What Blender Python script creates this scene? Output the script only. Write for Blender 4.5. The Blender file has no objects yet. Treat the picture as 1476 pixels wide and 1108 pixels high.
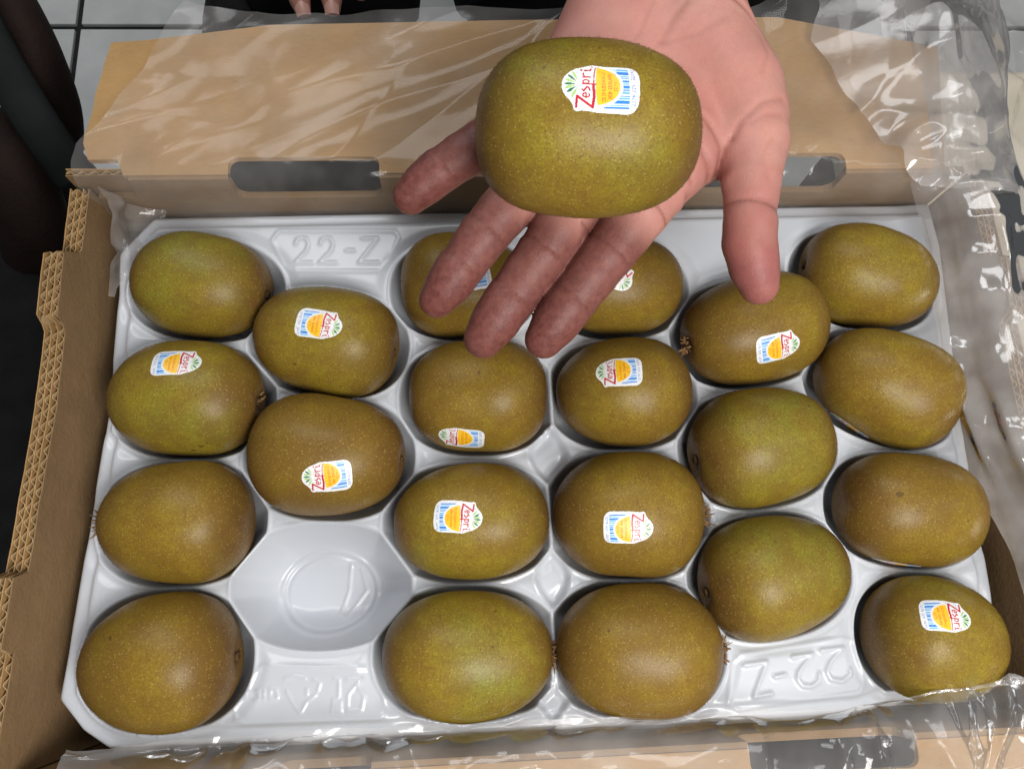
import bpy, bmesh, math, random
import numpy as np
from mathutils import Vector, Matrix, noise
from mathutils.geometry import tessellate_polygon

random.seed(7); RNG = np.random.default_rng(7)
U = 0.01                                   # lengths below are centimetres; the scene is in metres
S = bpy.context.scene
COL = S.collection
rad = math.radians

# ------------------------------------------------------------------ camera
CAM_POS = np.array([-3.4, -6.5, 34.3])
CAM_EUL = (rad(15.2), rad(-2.9), rad(-2.3))
FPX, CX, CY = 1115.0, 738.0, 554.0
from mathutils import Euler
CM = np.array(Euler(CAM_EUL, 'XYZ').to_matrix())
cam = bpy.data.cameras.new('camera')
cam_o = bpy.data.objects.new('camera', cam)
COL.objects.link(cam_o)
cam_o.location = CAM_POS * U
cam_o.rotation_euler = CAM_EUL
cam.sensor_fit = 'HORIZONTAL'; cam.sensor_width = 36.0
cam.lens = FPX / 1476.0 * 36.0
cam.clip_start = 0.01; cam.clip_end = 50
S.camera = cam_o

def at(px, py, z):
    """photo pixel + height (cm) -> point in the place (cm)"""
    d = CM @ np.array([(px - CX) / FPX, -(py - CY) / FPX, -1.0])
    return CAM_POS + d * ((z - CAM_POS[2]) / d[2])

def ray(px, py):
    d = CM @ np.array([(px - CX) / FPX, -(py - CY) / FPX, -1.0])
    return CAM_POS.copy(), d / np.linalg.norm(d)

# ------------------------------------------------------------------ world, lamps, exposure
W = bpy.data.worlds.new('World'); S.world = W
W.use_nodes = True
bg = W.node_tree.nodes['Background']
bg.inputs[0].default_value = (0.92, 0.96, 1.0, 1); bg.inputs[1].default_value = 0.09
S.view_settings.view_transform = 'Standard'; S.view_settings.look = 'None'
S.view_settings.exposure = 0.0; S.view_settings.gamma = 1.0

def area(name, loc, target, size, size_y, power, color):
    l = bpy.data.lights.new(name, 'AREA'); l.shape = 'RECTANGLE'
    l.size = size; l.size_y = size_y; l.energy = power; l.color = color
    o = bpy.data.objects.new(name, l); COL.objects.link(o)
    o.location = loc
    o.rotation_euler = (Vector(target) - Vector(loc)).to_track_quat('-Z', 'Y').to_euler()
    return o
area('ceiling_lamp', (0.13, -0.32, 0.55), (0.0, 0.0, 0.0), 0.24, 0.24, 4.7, (1.0, 0.975, 0.94))
area('overhead_panel', (-0.1, 0.95, 1.7), (0.0, 0.15, 0.0), 1.2, 0.40, 10.5, (0.97, 0.985, 1.0))
area('overhead_panel', (-0.9, 1.9, 1.8), (-0.5, 0.8, -0.8), 0.6, 0.6, 10.0, (0.97, 0.985, 1.0))  # unseen panel, added to brighten the floor tiles
area('ceiling_tube', (1.15, -0.05, 1.6), (0.05, 0.0, 0.0), 0.10, 1.4, 4.5, (0.95, 0.98, 1.0))

# ------------------------------------------------------------------ object helpers
def tag(o, label=None, cat=None, group=None, kind=None):
    if label: o['label'] = label
    if cat: o['category'] = cat
    if group: o['group'] = group
    if kind: o['kind'] = kind
    return o

def empty(name, loc=(0, 0, 0)):
    o = bpy.data.objects.new(name, None); COL.objects.link(o)
    o.location = np.array(loc) * U; o.empty_display_size = 0.02
    return o

def mesh_obj(name, verts, faces, mat, parent=None, smooth=True, loc=(0, 0, 0), mats=None, fmat=None):
    """verts in cm, world coordinates minus loc"""
    me = bpy.data.meshes.new(name)
    v = np.asarray(verts, dtype=float)
    me.from_pydata((v * U).tolist(), [], [tuple(int(i) for i in f) for f in faces])
    for m in (mats or [mat]): me.materials.append(m)
    if smooth: me.polygons.foreach_set('use_smooth', [True] * len(me.polygons))
    if fmat is not None: me.polygons.foreach_set('material_index', fmat)
    me.update()
    o = bpy.data.objects.new(name, me); COL.objects.link(o)
    o.location = np.array(loc) * U
    if parent is not None: o.parent = parent
    return o

def grid_faces(nu, nv, keep=None):
    i, j = np.meshgrid(np.arange(nu - 1), np.arange(nv - 1), indexing='ij')
    a = i * nv + j
    f = np.stack([a, a + nv, a + nv + 1, a + 1], -1).reshape(-1, 4)
    if keep is not None:
        k = keep.reshape(-1); f = f[k[f].all(1)]
    return f

def compact(v, f):
    used = np.unique(f); m = -np.ones(len(v), int); m[used] = np.arange(len(used))
    return v[used], m[f], used

def box_vf(c, s, R=None):
    c = np.array(c, float); s = np.array(s, float) / 2
    v = np.array([[x, y, z] for x in (-1, 1) for y in (-1, 1) for z in (-1, 1)]) * s
    if R is not None: v = v @ np.array(R).T
    f = [(0, 1, 3, 2), (4, 6, 7, 5), (0, 4, 5, 1), (2, 3, 7, 6), (0, 2, 6, 4), (1, 5, 7, 3)]
    return v + c, f

def bevel_mod(o, w, n=2):
    m = o.modifiers.new('bevel', 'BEVEL'); m.width = w * U; m.segments = n; m.limit_method = 'ANGLE'
    return o

def seg_dist(P, A, B):
    """2D/3D distance of points P (...,k) to segment AB"""
    A = np.asarray(A, P.dtype); B = np.asarray(B, P.dtype); d = B - A
    t = np.clip(((P - A) @ d) / max(float(d @ d), 1e-9), 0, 1)
    return np.linalg.norm(P - A - t[..., None] * d, axis=-1)

def poly_dist(P, pts, closed=False):
    pts = [np.asarray(p, float) for p in pts]
    n = len(pts); r = None
    for i in range(n if closed else n - 1):
        d = seg_dist(P, pts[i], pts[(i + 1) % n]); r = d if r is None else np.minimum(r, d)
    return r

def inside_poly(P, poly):
    x, y = P[..., 0], P[..., 1]; ins = np.zeros(x.shape, bool); n = len(poly)
    for i in range(n):
        x1, y1 = poly[i]; x2, y2 = poly[(i + 1) % n]
        c = ((y1 > y) != (y2 > y)) & (x < (x2 - x1) * (y - y1) / ((y2 - y1) if y2 != y1 else 1e-9) + x1)
        ins ^= c
    return ins

def smooth01(t):
    t = np.clip(t, 0, 1); return t * t * (3 - 2 * t)

def vnoise(P, scale, seed=0, octaves=3):
    """cheap value noise in numpy, -1..1, any dimension of points (...,2 or 3)"""
    P = np.asarray(P, float) * scale + seed * 17.31
    if P.shape[-1] == 2: P = np.concatenate([P, np.full(P.shape[:-1] + (1,), seed * 3.7)], -1)
    out = np.zeros(P.shape[:-1]); amp = 1.0; tot = 0
    for o in range(octaves):
        q = P * 2 ** o; i = np.floor(q).astype(np.int64); f = q - i; f = f * f * (3 - 2 * f)
        acc = 0
        for dx in (0, 1):
            for dy in (0, 1):
                for dz in (0, 1):
                    h = (i[..., 0] + dx) * 374761393 + (i[..., 1] + dy) * 668265263 + (i[..., 2] + dz) * 2147483647 + seed * 1013
                    h = (h ^ (h >> 13)) * 1274126177; h = (h ^ (h >> 16)) & 0xffff
                    w = (f[..., 0] if dx else 1 - f[..., 0]) * (f[..., 1] if dy else 1 - f[..., 1]) * (f[..., 2] if dz else 1 - f[..., 2])
                    acc = acc + w * (h / 32767.5 - 1)
        out += acc * amp; tot += amp; amp *= 0.5
    return out / tot

# ------------------------------------------------------------------ materials
class NT:
    def __init__(self, name):
        self.m = bpy.data.materials.new(name); self.m.use_nodes = True
        self.t = self.m.node_tree; self.n = self.t.nodes; self.l = self.t.links
        self.p = self.n['Principled BSDF']; self.out = self.n['Material Output']
    def add(self, typ, **kw):
        x = self.n.new(typ)
        for k, v in kw.items(): setattr(x, k, v)
        return x
    def link(self, a, b): self.l.new(a, b)
    def setp(self, **kw):
        for k, v in kw.items(): self.p.inputs[k.replace('_', ' ')].default_value = v
    def coord(self): return self.add('ShaderNodeTexCoord').outputs['Object']
    def noise(self, scale, detail=4, rough=0.55, vec=None):
        x = self.add('ShaderNodeTexNoise'); x.inputs['Scale'].default_value = scale
        x.inputs['Detail'].default_value = detail; x.inputs['Roughness'].default_value = rough
        if vec is not None: self.link(vec, x.inputs['Vector'])
        return x.outputs['Fac']
    def ramp(self, fac, stops):
        r = self.add('ShaderNodeValToRGB'); e = r.color_ramp.elements
        while len(e) < len(stops): e.new(0.5)
        for el, (pos, c) in zip(e, stops): el.position = pos; el.color = (*c, 1) if len(c) == 3 else c
        self.link(fac, r.inputs[0]); return r.outputs[0]
    def math(self, op, a, b=None, clamp=False):
        x = self.add('ShaderNodeMath', operation=op, use_clamp=clamp)
        for i, v in enumerate((a, b)):
            if v is None: continue
            if isinstance(v, (int, float)): x.inputs[i].default_value = v
            else: self.link(v, x.inputs[i])
        return x.outputs[0]
    def mix(self, fac, a, b, blend='MIX'):
        x = self.add('ShaderNodeMix', data_type='RGBA', blend_type=blend)
        for s, v in ((0, fac), (6, a), (7, b)):
            if isinstance(v, (int, float)): x.inputs[s].default_value = v
            elif isinstance(v, tuple): x.inputs[s].default_value = (*v, 1)
            else: self.link(v, x.inputs[s])
        return x.outputs[2]
    def bump(self, h, strength, dist, normal=None):
        b = self.add('ShaderNodeBump'); b.inputs['Strength'].default_value = strength
        b.inputs['Distance'].default_value = dist; self.link(h, b.inputs['Height'])
        if normal is not None: self.link(normal, b.inputs['Normal'])
        return b.outputs[0]

def mat_kiwi():
    k = NT('kiwifruit_skin'); co = k.coord()
    tone = k.add('ShaderNodeAttribute', attribute_type='OBJECT', attribute_name='tone').outputs['Fac']
    half = k.add('ShaderNodeAttribute', attribute_type='OBJECT', attribute_name='half').outputs['Fac']
    sd = k.add('ShaderNodeAttribute', attribute_type='OBJECT', attribute_name='seed').outputs['Fac']
    off = k.add('ShaderNodeCombineXYZ'); k.link(sd, off.inputs[0]); k.link(sd, off.inputs[1])
    va = k.add('ShaderNodeVectorMath', operation='ADD'); k.link(co, va.inputs[0]); k.link(off.outputs[0], va.inputs[1])
    v = va.outputs[0]
    sep = k.add('ShaderNodeSeparateXYZ'); k.link(co, sep.inputs[0])
    end = k.math('DIVIDE', k.math('ABSOLUTE', sep.outputs[0]), half)          # 0 at the waist, 1 at the ends
    big = k.noise(28, 3, 0.5, v)
    base = k.ramp(k.math('ADD', k.math('MULTIPLY', k.math('SUBTRACT', big, 0.5), 0.9), tone),
                  [(0.06, (0.172, 0.098, 0.017)), (0.38, (0.265, 0.170, 0.018)), (0.60, (0.272, 0.202, 0.019)), (0.88, (0.196, 0.208, 0.027))])
    endn = k.math('ADD', end, k.math('MULTIPLY', k.math('SUBTRACT', k.noise(60, 4, 0.6, v), 0.5), 0.8))
    base = k.mix(k.ramp(endn, [(0.48, (0, 0, 0)), (1.02, (0.95, 0.95, 0.95))]), base, (0.118, 0.058, 0.016))
    # fine brown felt, patchy russeting and pale lenticel dots
    mot = k.noise(1150, 3, 0.72, v); mid = k.noise(95, 5, 0.7, v)
    base = k.mix(k.ramp(mot, [(0.36, (0.46, 0.46, 0.46)), (0.62, (0, 0, 0))]), base, (0.105, 0.056, 0.012))
    base = k.mix(k.ramp(mid, [(0.40, (0.50, 0.50, 0.50)), (0.60, (0, 0, 0))]), base, (0.165, 0.088, 0.018))
    vo = k.add('ShaderNodeTexVoronoi'); vo.inputs['Scale'].default_value = 880; k.link(v, vo.inputs['Vector'])
    dot = k.ramp(vo.outputs['Distance'], [(0.10, (1, 1, 1)), (0.36, (0, 0, 0))])
    pick = k.ramp(vo.outputs['Color'], [(0.36, (0, 0, 0)), (0.66, (0.48, 0.48, 0.48))])
    base = k.mix(k.mix(1.0, dot, pick, 'MULTIPLY'), base, (0.46, 0.33, 0.10))
    # a few small dark scuffs
    sc = k.ramp(k.noise(150, 2, 0.5, v), [(0.735, (0, 0, 0)), (0.775, (0.6, 0.6, 0.6))])
    base = k.mix(sc, base, (0.06, 0.03, 0.010))
    k.link(base, k.p.inputs['Base Color'])
    k.setp(Roughness=0.40, Sheen_Weight=0.0, Sheen_Roughness=0.4)
    k.p.inputs['Specular IOR Level'].default_value = 0.25
    k.p.inputs['Sheen Tint'].default_value = (0.75, 0.52, 0.24, 1)
    h = k.math('ADD', k.math('MULTIPLY', mot, 0.7), k.math('MULTIPLY', dot, 0.35))
    k.link(k.bump(h, 0.30, 0.0003), k.p.inputs['Normal'])
    return k.m

def mat_simple(name, color, rough=0.5, spec=0.5, var=0.12, scale=60, bump=0.0, bscale=300, bdist=0.001):
    k = NT(name); co = k.coord()
    n = k.noise(scale, 4, 0.6, co)
    c0 = tuple(x * (1 - var) for x in color); c1 = tuple(min(1, x * (1 + var)) for x in color)
    k.link(k.ramp(n, [(0.3, c0), (0.7, c1)]), k.p.inputs['Base Color'])
    k.setp(Roughness=rough); k.p.inputs['Specular IOR Level'].default_value = spec
    if bump: k.link(k.bump(k.noise(bscale, 4, 0.6, co), bump, bdist), k.p.inputs['Normal'])
    return k.m

def mat_card(name, color):
    k = NT(name); co = k.coord()
    st = k.add('ShaderNodeMapping'); st.inputs['Scale'].default_value = (260, 620, 620); k.link(co, st.inputs[0])
    fib = k.noise(1.0, 4, 0.65, st.outputs[0])
    blot = k.noise(22, 4, 0.6, co); sp = k.noise(900, 2, 0.5, co)
    c = k.ramp(k.math('ADD', k.math('MULTIPLY', blot, 0.75), k.math('MULTIPLY', fib, 0.25)),
               [(0.33, tuple(x * 0.84 for x in color)), (0.66, tuple(x * 1.10 for x in color))])
    c = k.mix(k.ramp(sp, [(0.66, (0, 0, 0)), (0.76, (0.45, 0.45, 0.45))]), c, tuple(x * 0.5 for x in color))
    k.link(c, k.p.inputs['Base Color']); k.setp(Roughness=0.82)
    k.p.inputs['Specular IOR Level'].default_value = 0.25
    k.link(k.bump(k.math('ADD', fib, k.math('MULTIPLY', k.noise(28, 4, 0.6, co), 5.0)), 0.40, 0.0008), k.p.inputs['Normal'])
    return k.m

def mat_tray():
    k = NT('white_plastic'); co = k.coord()
    k.link(k.ramp(k.noise(15, 3, 0.5, co), [(0.3, (0.49, 0.51, 0.55)), (0.7, (0.53, 0.55, 0.585))]), k.p.inputs['Base Color'])
    k.link(k.ramp(k.noise(25, 2, 0.5, co), [(0.3, (0.24,) * 3), (0.7, (0.28,) * 3)]), k.p.inputs['Roughness'])
    k.setp(Subsurface_Weight=0.12, Subsurface_Radius=(0.004, 0.004, 0.005))
    k.p.inputs['Specular IOR Level'].default_value = 0.55
    k.link(k.bump(k.noise(45, 2, 0.5, co), 0.10, 0.0006), k.p.inputs['Normal'])
    return k.m

def mat_film():
    k = NT('clear_plastic_film'); co = k.coord()
    n1 = k.noise(95, 3, 0.55, co); n2 = k.noise(330, 2, 0.5, co)
    nb = k.bump(k.math('ADD', n1, k.math('MULTIPLY', n2, 0.0)), 0.07, 0.0015)
    tr = k.add('ShaderNodeBsdfTransparent'); tr.inputs[0].default_value = (0.97, 0.965, 0.96, 1)
    gl = k.add('ShaderNodeBsdfGlossy'); gl.inputs['Roughness'].default_value = 0.12; k.link(nb, gl.inputs['Normal'])
    df = k.add('ShaderNodeBsdfDiffuse'); df.inputs[0].default_value = (0.80, 0.77, 0.75, 1); k.link(nb, df.inputs['Normal'])
    lw = k.add('ShaderNodeLayerWeight'); lw.inputs['Blend'].default_value = 0.28; k.link(nb, lw.inputs['Normal'])
    veil = k.add('ShaderNodeAttribute', attribute_type='OBJECT', attribute_name='veil').outputs['Fac']
    m1 = k.add('ShaderNodeMixShader'); k.link(k.math('MULTIPLY', veil, k.ramp(k.noise(30, 3, 0.5, co), [(0.35, (0.6,) * 3), (0.7, (1.5,) * 3)])), m1.inputs[0])
    k.link(tr.outputs[0], m1.inputs[1]); k.link(df.outputs[0], m1.inputs[2])
    m2 = k.add('ShaderNodeMixShader')
    shine = k.add('ShaderNodeAttribute', attribute_type='OBJECT', attribute_name='shine').outputs['Fac']
    k.link(k.math('MULTIPLY', shine, k.math('ADD', k.math('MULTIPLY', lw.outputs['Fresnel'], 0.42), 0.022, True), True), m2.inputs[0])
    k.link(m1.outputs[0], m2.inputs[1]); k.link(gl.outputs[0], m2.inputs[2])
    k.link(m2.outputs[0], k.out.inputs['Surface'])
    return k.m

def mat_vcol(name, rough, sss=0.0, spec=0.5, bump=None):
    k = NT(name)
    a = k.add('ShaderNodeAttribute', attribute_name='Col').outputs['Color']
    co = k.coord()
    if bump:
        c = k.mix(k.ramp(k.noise(420, 4, 0.6, co), [(0.35, (0.22,) * 3), (0.65, (0, 0, 0))]), a, (0.42, 0.17, 0.13))
        k.link(c, k.p.inputs['Base Color'])
        vo = k.add('ShaderNodeTexVoronoi', feature='DISTANCE_TO_EDGE'); vo.inputs['Scale'].default_value = 1150
        mp = k.add('ShaderNodeMapping'); mp.inputs['Scale'].default_value = (1, 0.55, 1); mp.inputs['Rotation'].default_value = (0, 0, 0.6)
        k.link(co, mp.inputs[0]); k.link(mp.outputs[0], vo.inputs['Vector'])
        hh = k.math('ADD', k.math('MULTIPLY', k.math('MINIMUM', vo.outputs['Distance'], 0.25), 1.2), k.math('MULTIPLY', k.noise(700, 3, 0.6, co), 0.6))
        k.link(k.bump(hh, bump, 0.0005), k.p.inputs['Normal'])
    else:
        k.link(a, k.p.inputs['Base Color'])
    k.setp(Roughness=rough)
    k.p.inputs['Specular IOR Level'].default_value = spec
    if sss:
        k.setp(Subsurface_Weight=sss, Subsurface_Radius=(0.0045, 0.0018, 0.0011)); k.p.inputs['Subsurface Scale'].default_value = 1.0
    return k.m

M_KIWI = mat_kiwi()
M_STEM = mat_simple('dry_brown_stem', (0.085, 0.046, 0.018), 0.85, 0.2, 0.4, 500, 0.6, 900)
M_SEPAL = mat_simple('dried_sepal', (0.24, 0.135, 0.06), 0.85, 0.2, 0.4, 500, 0.6, 900)
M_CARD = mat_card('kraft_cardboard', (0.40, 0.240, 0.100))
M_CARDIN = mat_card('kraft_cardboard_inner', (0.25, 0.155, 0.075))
M_FLUTE = mat_card('corrugated_paper', (0.44, 0.30, 0.15))
M_TRAY = mat_tray(); M_FILM = mat_film()
M_STICK = mat_vcol('printed_label_paper', 0.38)
M_SKIN = mat_vcol('skin', 0.50, 0.10, 0.30, 0.27)
M_NAIL = mat_simple('nail', (0.55, 0.30, 0.25), 0.3, 0.5, 0.08)
M_BLACK = mat_simple('black_cloth', (0.010, 0.010, 0.011), 0.9, 0.2, 0.3, 40, 0.5, 900, 0.0006)
M_LEATHER = mat_simple('dark_brown_leather', (0.020, 0.010, 0.007), 0.8, 0.25, 0.25, 30, 0.5, 260, 0.002)
M_DARKMETAL = mat_simple('dark_metal', (0.010, 0.012, 0.012), 0.75, 0.25, 0.2, 50)
M_TILE = mat_simple('grey_floor_tile', (0.74, 0.76, 0.74), 0.5, 0.5, 0.13, 9, 0.15, 120, 0.001)
M_GROUT = mat_simple('dark_grout', (0.03, 0.03, 0.03), 0.9, 0.2, 0.3, 50)
M_CREAM = mat_simple('cream_laminate', (0.62, 0.54, 0.40), 0.5, 0.4, 0.06, 12)
M_GREY = mat_simple('grey_board', (0.17, 0.165, 0.15), 0.6, 0.4, 0.1, 12)

# ------------------------------------------------------------------ floor
TZ = -80.0
def build_floor():
    v, f = box_vf((20, 60, TZ - 2.3), (520, 520, 4))
    fl = mesh_obj('floor', v, f, M_GROUT, smooth=False); tag(fl, kind='structure')
    p = at(114, 41, TZ); x0, y0 = p[0], p[1]; s = 23.0
    me = None
    for i in range(-5, 8):
        for j in range(-4, 5):
            c = np.array([x0 + (i + 0.5) * s, y0 + (j + 0.5) * s, TZ])
            if me is None:
                v, f = box_vf((0, 0, 0), (s - 1.0, s - 1.0, 0.8))
                o = mesh_obj('tile', v, f, M_TILE, fl, smooth=False, loc=c); bevel_mod(o, 0.15); me = o
            else:
                o = me.copy(); COL.objects.link(o); o.parent = fl; o.location = c * U
            o.rotation_euler = (0, 0, rad(-2.0) * 0)
build_floor()

# ------------------------------------------------------------------ dark chair, cream table, trolley under the box
def tube(path, radii, n=16, flat=(1, 1)):
    path = [np.asarray(p, float) for p in path]; V = []; m = len(path)
    up = np.array([0, 0, 1.0])
    for i, p in enumerate(path):
        t = path[min(i + 1, m - 1)] - path[max(i - 1, 0)]; t /= np.linalg.norm(t)
        a = np.cross(t, up); a = a / np.linalg.norm(a) if np.linalg.norm(a) > 1e-3 else np.array([1.0, 0, 0]); b = np.cross(a, t)
        for k in range(n):
            q = 2 * math.pi * k / n
            V.append(p + radii[i] * (flat[0] * math.cos(q) * a + flat[1] * math.sin(q) * b))
    F = [(i * n + k, i * n + (k + 1) % n, (i + 1) * n + (k + 1) % n, (i + 1) * n + k) for i in range(m - 1) for k in range(n)]
    F += [tuple(range(n))[::-1], tuple((m - 1) * n + k for k in range(n))]
    return np.array(V), F

def smooth_path(pts, n=8):
    pts = [np.asarray(p, float) for p in pts]; out = []
    for i in range(len(pts) - 1):
        p0, p1, p2, p3 = pts[max(i - 1, 0)], pts[i], pts[i + 1], pts[min(i + 2, len(pts) - 1)]
        for k in range(n):
            t = k / n
            out.append(0.5 * ((2 * p1) + (p2 - p0) * t + (2 * p0 - 5 * p1 + 4 * p2 - p3) * t * t + (3 * p1 - p0 - 3 * p2 + p3) * t ** 3))
    out.append(pts[-1]); return out

def build_chair():
    z = -26.0
    base = at(-60, 330, z); r = empty('armchair', (base[0], base[1], TZ + .4))
    tag(r, 'dark brown leather armchair in shadow on the floor beside the box', 'chair')
    L = np.array([base[0], base[1], TZ + .4])
    def P(px, py, zz): return at(px, py, zz) - L
    path = smooth_path([P(-40, -90, z - 6), P(25, 10, z - 3), P(72, 120, z - 6), P(80, 230, z - 14), P(60, 330, z - 24)])
    v, f = tube(path, np.linspace(2.3, 2.0, len(path)) * 1.05, 20, (0.8, 1.2)); mesh_obj('arm_pad', v, f, M_LEATHER, r)
    path = smooth_path([P(-70, -60, z), P(-10, 70, z), P(48, 170, z), P(112, 262, z - 4)])
    v, f = tube(path, [1.5] * len(path), 12, (1.2, 0.5)); mesh_obj('frame', v, f, M_DARKMETAL, r)
    path = smooth_path([P(-90, 150, z - 8), P(0, 220, z - 6), P(45, 310, z - 10), P(60, 420, z - 20)])
    v, f = tube(path, [3.2] * len(path), 20); mesh_obj('seat_edge', v, f, M_LEATHER, r)
    path = smooth_path([P(-60, 330, z - 18), P(-50, 700, z - 18), P(-80, 1150, z - 18), P(-120, 1500, z - 18)])
    v, f = tube(path, [11, 15.5, 17, 16.0], 28, (1, 0.4)) if False else tube(path, np.interp(np.linspace(0, 1, len(path)), [0, .1, .5, 1], [9, 15, 18.5, 17]), 28, (1, 0.4)); mesh_obj('seat_cushion', v, f, M_BLACK, r)
    for q in ((-200, 150), (-40, 60), (-40, 420), (-200, 460)):
        a = P(*q, z - 20); v, f = tube([a, np.array([a[0], a[1], 0.0])], [1.3, 1.1], 12); mesh_obj('leg', v, f, M_DARKMETAL, r)
build_chair()

def build_tables():
    # cream table to the right of the box
    top_z = -11.0
    far = at(1473, 102, top_z)
    x0, x1, y0, y1 = 23.2, 95.0, -70.0, far[1]
    r = empty('cream_table', ((x0 + x1) / 2, 0, TZ + .4)); L = np.array([(x0 + x1) / 2, 0, TZ + .4])
    tag(r, 'cream topped table along the right side of the kiwifruit box', 'table')
    v, f = box_vf(np.array([(x0 + x1) / 2, (y0 + y1) / 2, top_z - 1.5]) - L, (x1 - x0, y1 - y0, 3)); bevel_mod(mesh_obj('table_top', v, f, M_CREAM, r, smooth=False), 0.3)
    for x in (x0 + 4, x1 - 4):
        for y in (y0 + 4, y1 - 4):
            v, f = box_vf(np.array([x, y, (TZ + top_z - 3) / 2]) - L, (4, 4, top_z - 3 - TZ - .4)); mesh_obj('leg', v, f, M_DARKMETAL, r, smooth=False)
    # assumed trolley under the box, dark top extended so the near slots look shaded
    r = empty('trolley', (0, 0, TZ + .4)); L = np.array([0, 0, TZ + .4])
    tag(r, 'dark low trolley standing beneath the cardboard box', 'trolley')
    v, f = box_vf(np.array([0, -8, -12.2]) - L, (44, 40, 2.4)); bevel_mod(mesh_obj('top', v, f, M_DARKMETAL, r, smooth=False), 0.3)
    for x in (-16, 16):
        for y in (-9, 9):
            v, f = box_vf(np.array([x, y, (TZ - 13.4) / 2 + 0.2]) - L, (2.5, 2.5, -13.4 - TZ - .4)); mesh_obj('leg', v, f, M_DARKMETAL, r, smooth=False)
build_tables()

# ------------------------------------------------------------------ cardboard box
BOX = empty('cardboard_box', (0, 0, -11))
tag(BOX, 'open corrugated cardboard fruit box with flaps folded outward holding the kiwifruit tray', 'box')
LB = np.array([0, 0, -11.0])
def bobj(name, v, f, m, smooth=False): return mesh_obj(name, np.asarray(v) - LB, f, m, BOX, smooth)

def sheet_strip(pts, zlo, zhi, th, nrm):
    """thin vertical sheet following 2D pts; zlo/zhi arrays"""
    pts = np.asarray(pts, float); n = len(pts); o = np.asarray(nrm) * th
    V = []
    for i in range(n):
        for q in (pts[i], pts[i] + o):
            V.append((*q, zlo[i])); V.append((*q, zhi[i]))
    F = []
    for i in range(n - 1):
        a, b = 4 * i, 4 * (i + 1)
        F += [(a, b, b + 1, a + 1), (a + 2, a + 3, b + 3, b + 2), (a + 1, b + 1, b + 3, a + 3), (a, a + 2, b + 2, b)]
    F += [(0, 1, 3, 2), (4 * n - 4, 4 * n - 2, 4 * n - 1, 4 * n - 3)]
    return np.array(V), F

def corrugated(p0, p1, nrm, top, layers, z0=-10.9, lt=0.045, ft=0.23, wave=0.56, jig=0.06, bow=None):
    p0 = np.array(p0, float); p1 = np.array(p1, float); Ln = np.linalg.norm(p1 - p0); d = (p1 - p0) / Ln
    nrm = np.array(nrm, float); off = 0.0
    for k in range(layers + 1):
        n = int(Ln / 0.25); t = np.linspace(0, Ln, n)
        wob = vnoise(np.stack([t, t * 0 + k], -1), 0.35, 3 + k) * jig + (bow(t) if bow else 0)
        pts = p0 + d * t[:, None] + nrm * (off + wob)[:, None]
        zh = top(t) + vnoise(np.stack([t, t * 0], -1), 1.7, 11 + k) * 0.05 + 0.02 * (k % 2)
        v, f = sheet_strip(pts, np.full(n, z0), zh, lt, nrm)
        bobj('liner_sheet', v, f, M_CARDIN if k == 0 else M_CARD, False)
        off += lt
        if k < layers:
            n = int(Ln / wave * 10); t = np.linspace(0, Ln, n)
            ph = 2 * math.pi * t / wave + k * 1.7 + vnoise(np.stack([t, t * 0], -1), 0.8, 31 + k) * 1.2
            w = np.clip(np.sin(ph) * (1.15 + 0.5 * vnoise(np.stack([t, t * 0], -1), 1.1, 61 + k)), -1, 1) * 0.5 + 0.5
            wob = vnoise(np.stack([t, t * 0 + k], -1), 0.35, 3 + k) * jig + (bow(t) if bow else 0)
            pts = p0 + d * t[:, None] + nrm * (off + 0.01 + w * (ft - 0.05) + wob)[:, None]
            zh = top(t) - 0.04 + vnoise(np.stack([t, t * 0], -1), 2.3, 41 + k) * 0.06
            v, f = sheet_strip(pts, zh - 2.2, zh, 0.035, nrm)
            bobj('flute', v, f, M_FLUTE, False)
            off += ft
    return off

def tabs(*spec, base=2.2):
    def top(t):
        z = np.full(len(t), base)
        for a, b, h, s in spec:
            z += h * smooth01((t - a) / s) * smooth01((b - t) / s)
        return z
    return top

# left wall, running from the near corner to the far corner
yA, yB = -12.55, 12.1
corrugated((-20.35, yA), (-20.35, yB), (-1, 0), lambda t: tabs((4.55, 7.65, 0.95, 0.3), (17.65, 21.25, 0.75, 0.35))(t) - 0.65 * smooth01((t - 21.15) / 0.3), 3, bow=lambda t: 0.75 * np.clip((14.2 - t) / 14.2, 0, 1))
# right wall
corrugated((20.9, yA), (20.9, yB), (1, 0), tabs((3.2, 7.2, 0.9, 0.35), (17.0, 20.3, 0.9, 0.45)), 3)
# doubled strip behind the far left corner, and the near left corner
corrugated((-21.3, 12.55), (-18.6, 12.55), (0, 1), tabs(base=1.95), 1)
corrugated((-22.0, -13.2), (-16.5, -13.2), (0, 1), tabs(base=1.7), 2)

def panel(outline, holes, frame, th, name, mat):
    """flat board: outline/holes in 2D, frame(u,v,w)->xyz"""
    loops = [outline] + holes
    tri = tessellate_polygon([[Vector((a, b, 0)) for a, b in l] for l in loops])
    flat = [p for l in loops for p in l]; n = len(flat)
    V = [frame(a, b, 0) for a, b in flat] + [frame(a, b, -th) for a, b in flat]
    F = [tuple(t) for t in tri] + [tuple(i + n for i in t[::-1]) for t in tri]
    s = 0
    for l in loops:
        m = len(l)
        for i in range(m): a, b = s + i, s + (i + 1) % m; F.append((a, b, b + n, a + n))
        s += m
    o = bobj(name, V, F, mat)
    bm = bmesh.new(); bm.from_mesh(o.data); bmesh.ops.recalc_face_normals(bm, faces=bm.faces); bm.to_mesh(o.data); bm.free()
    return o

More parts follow.
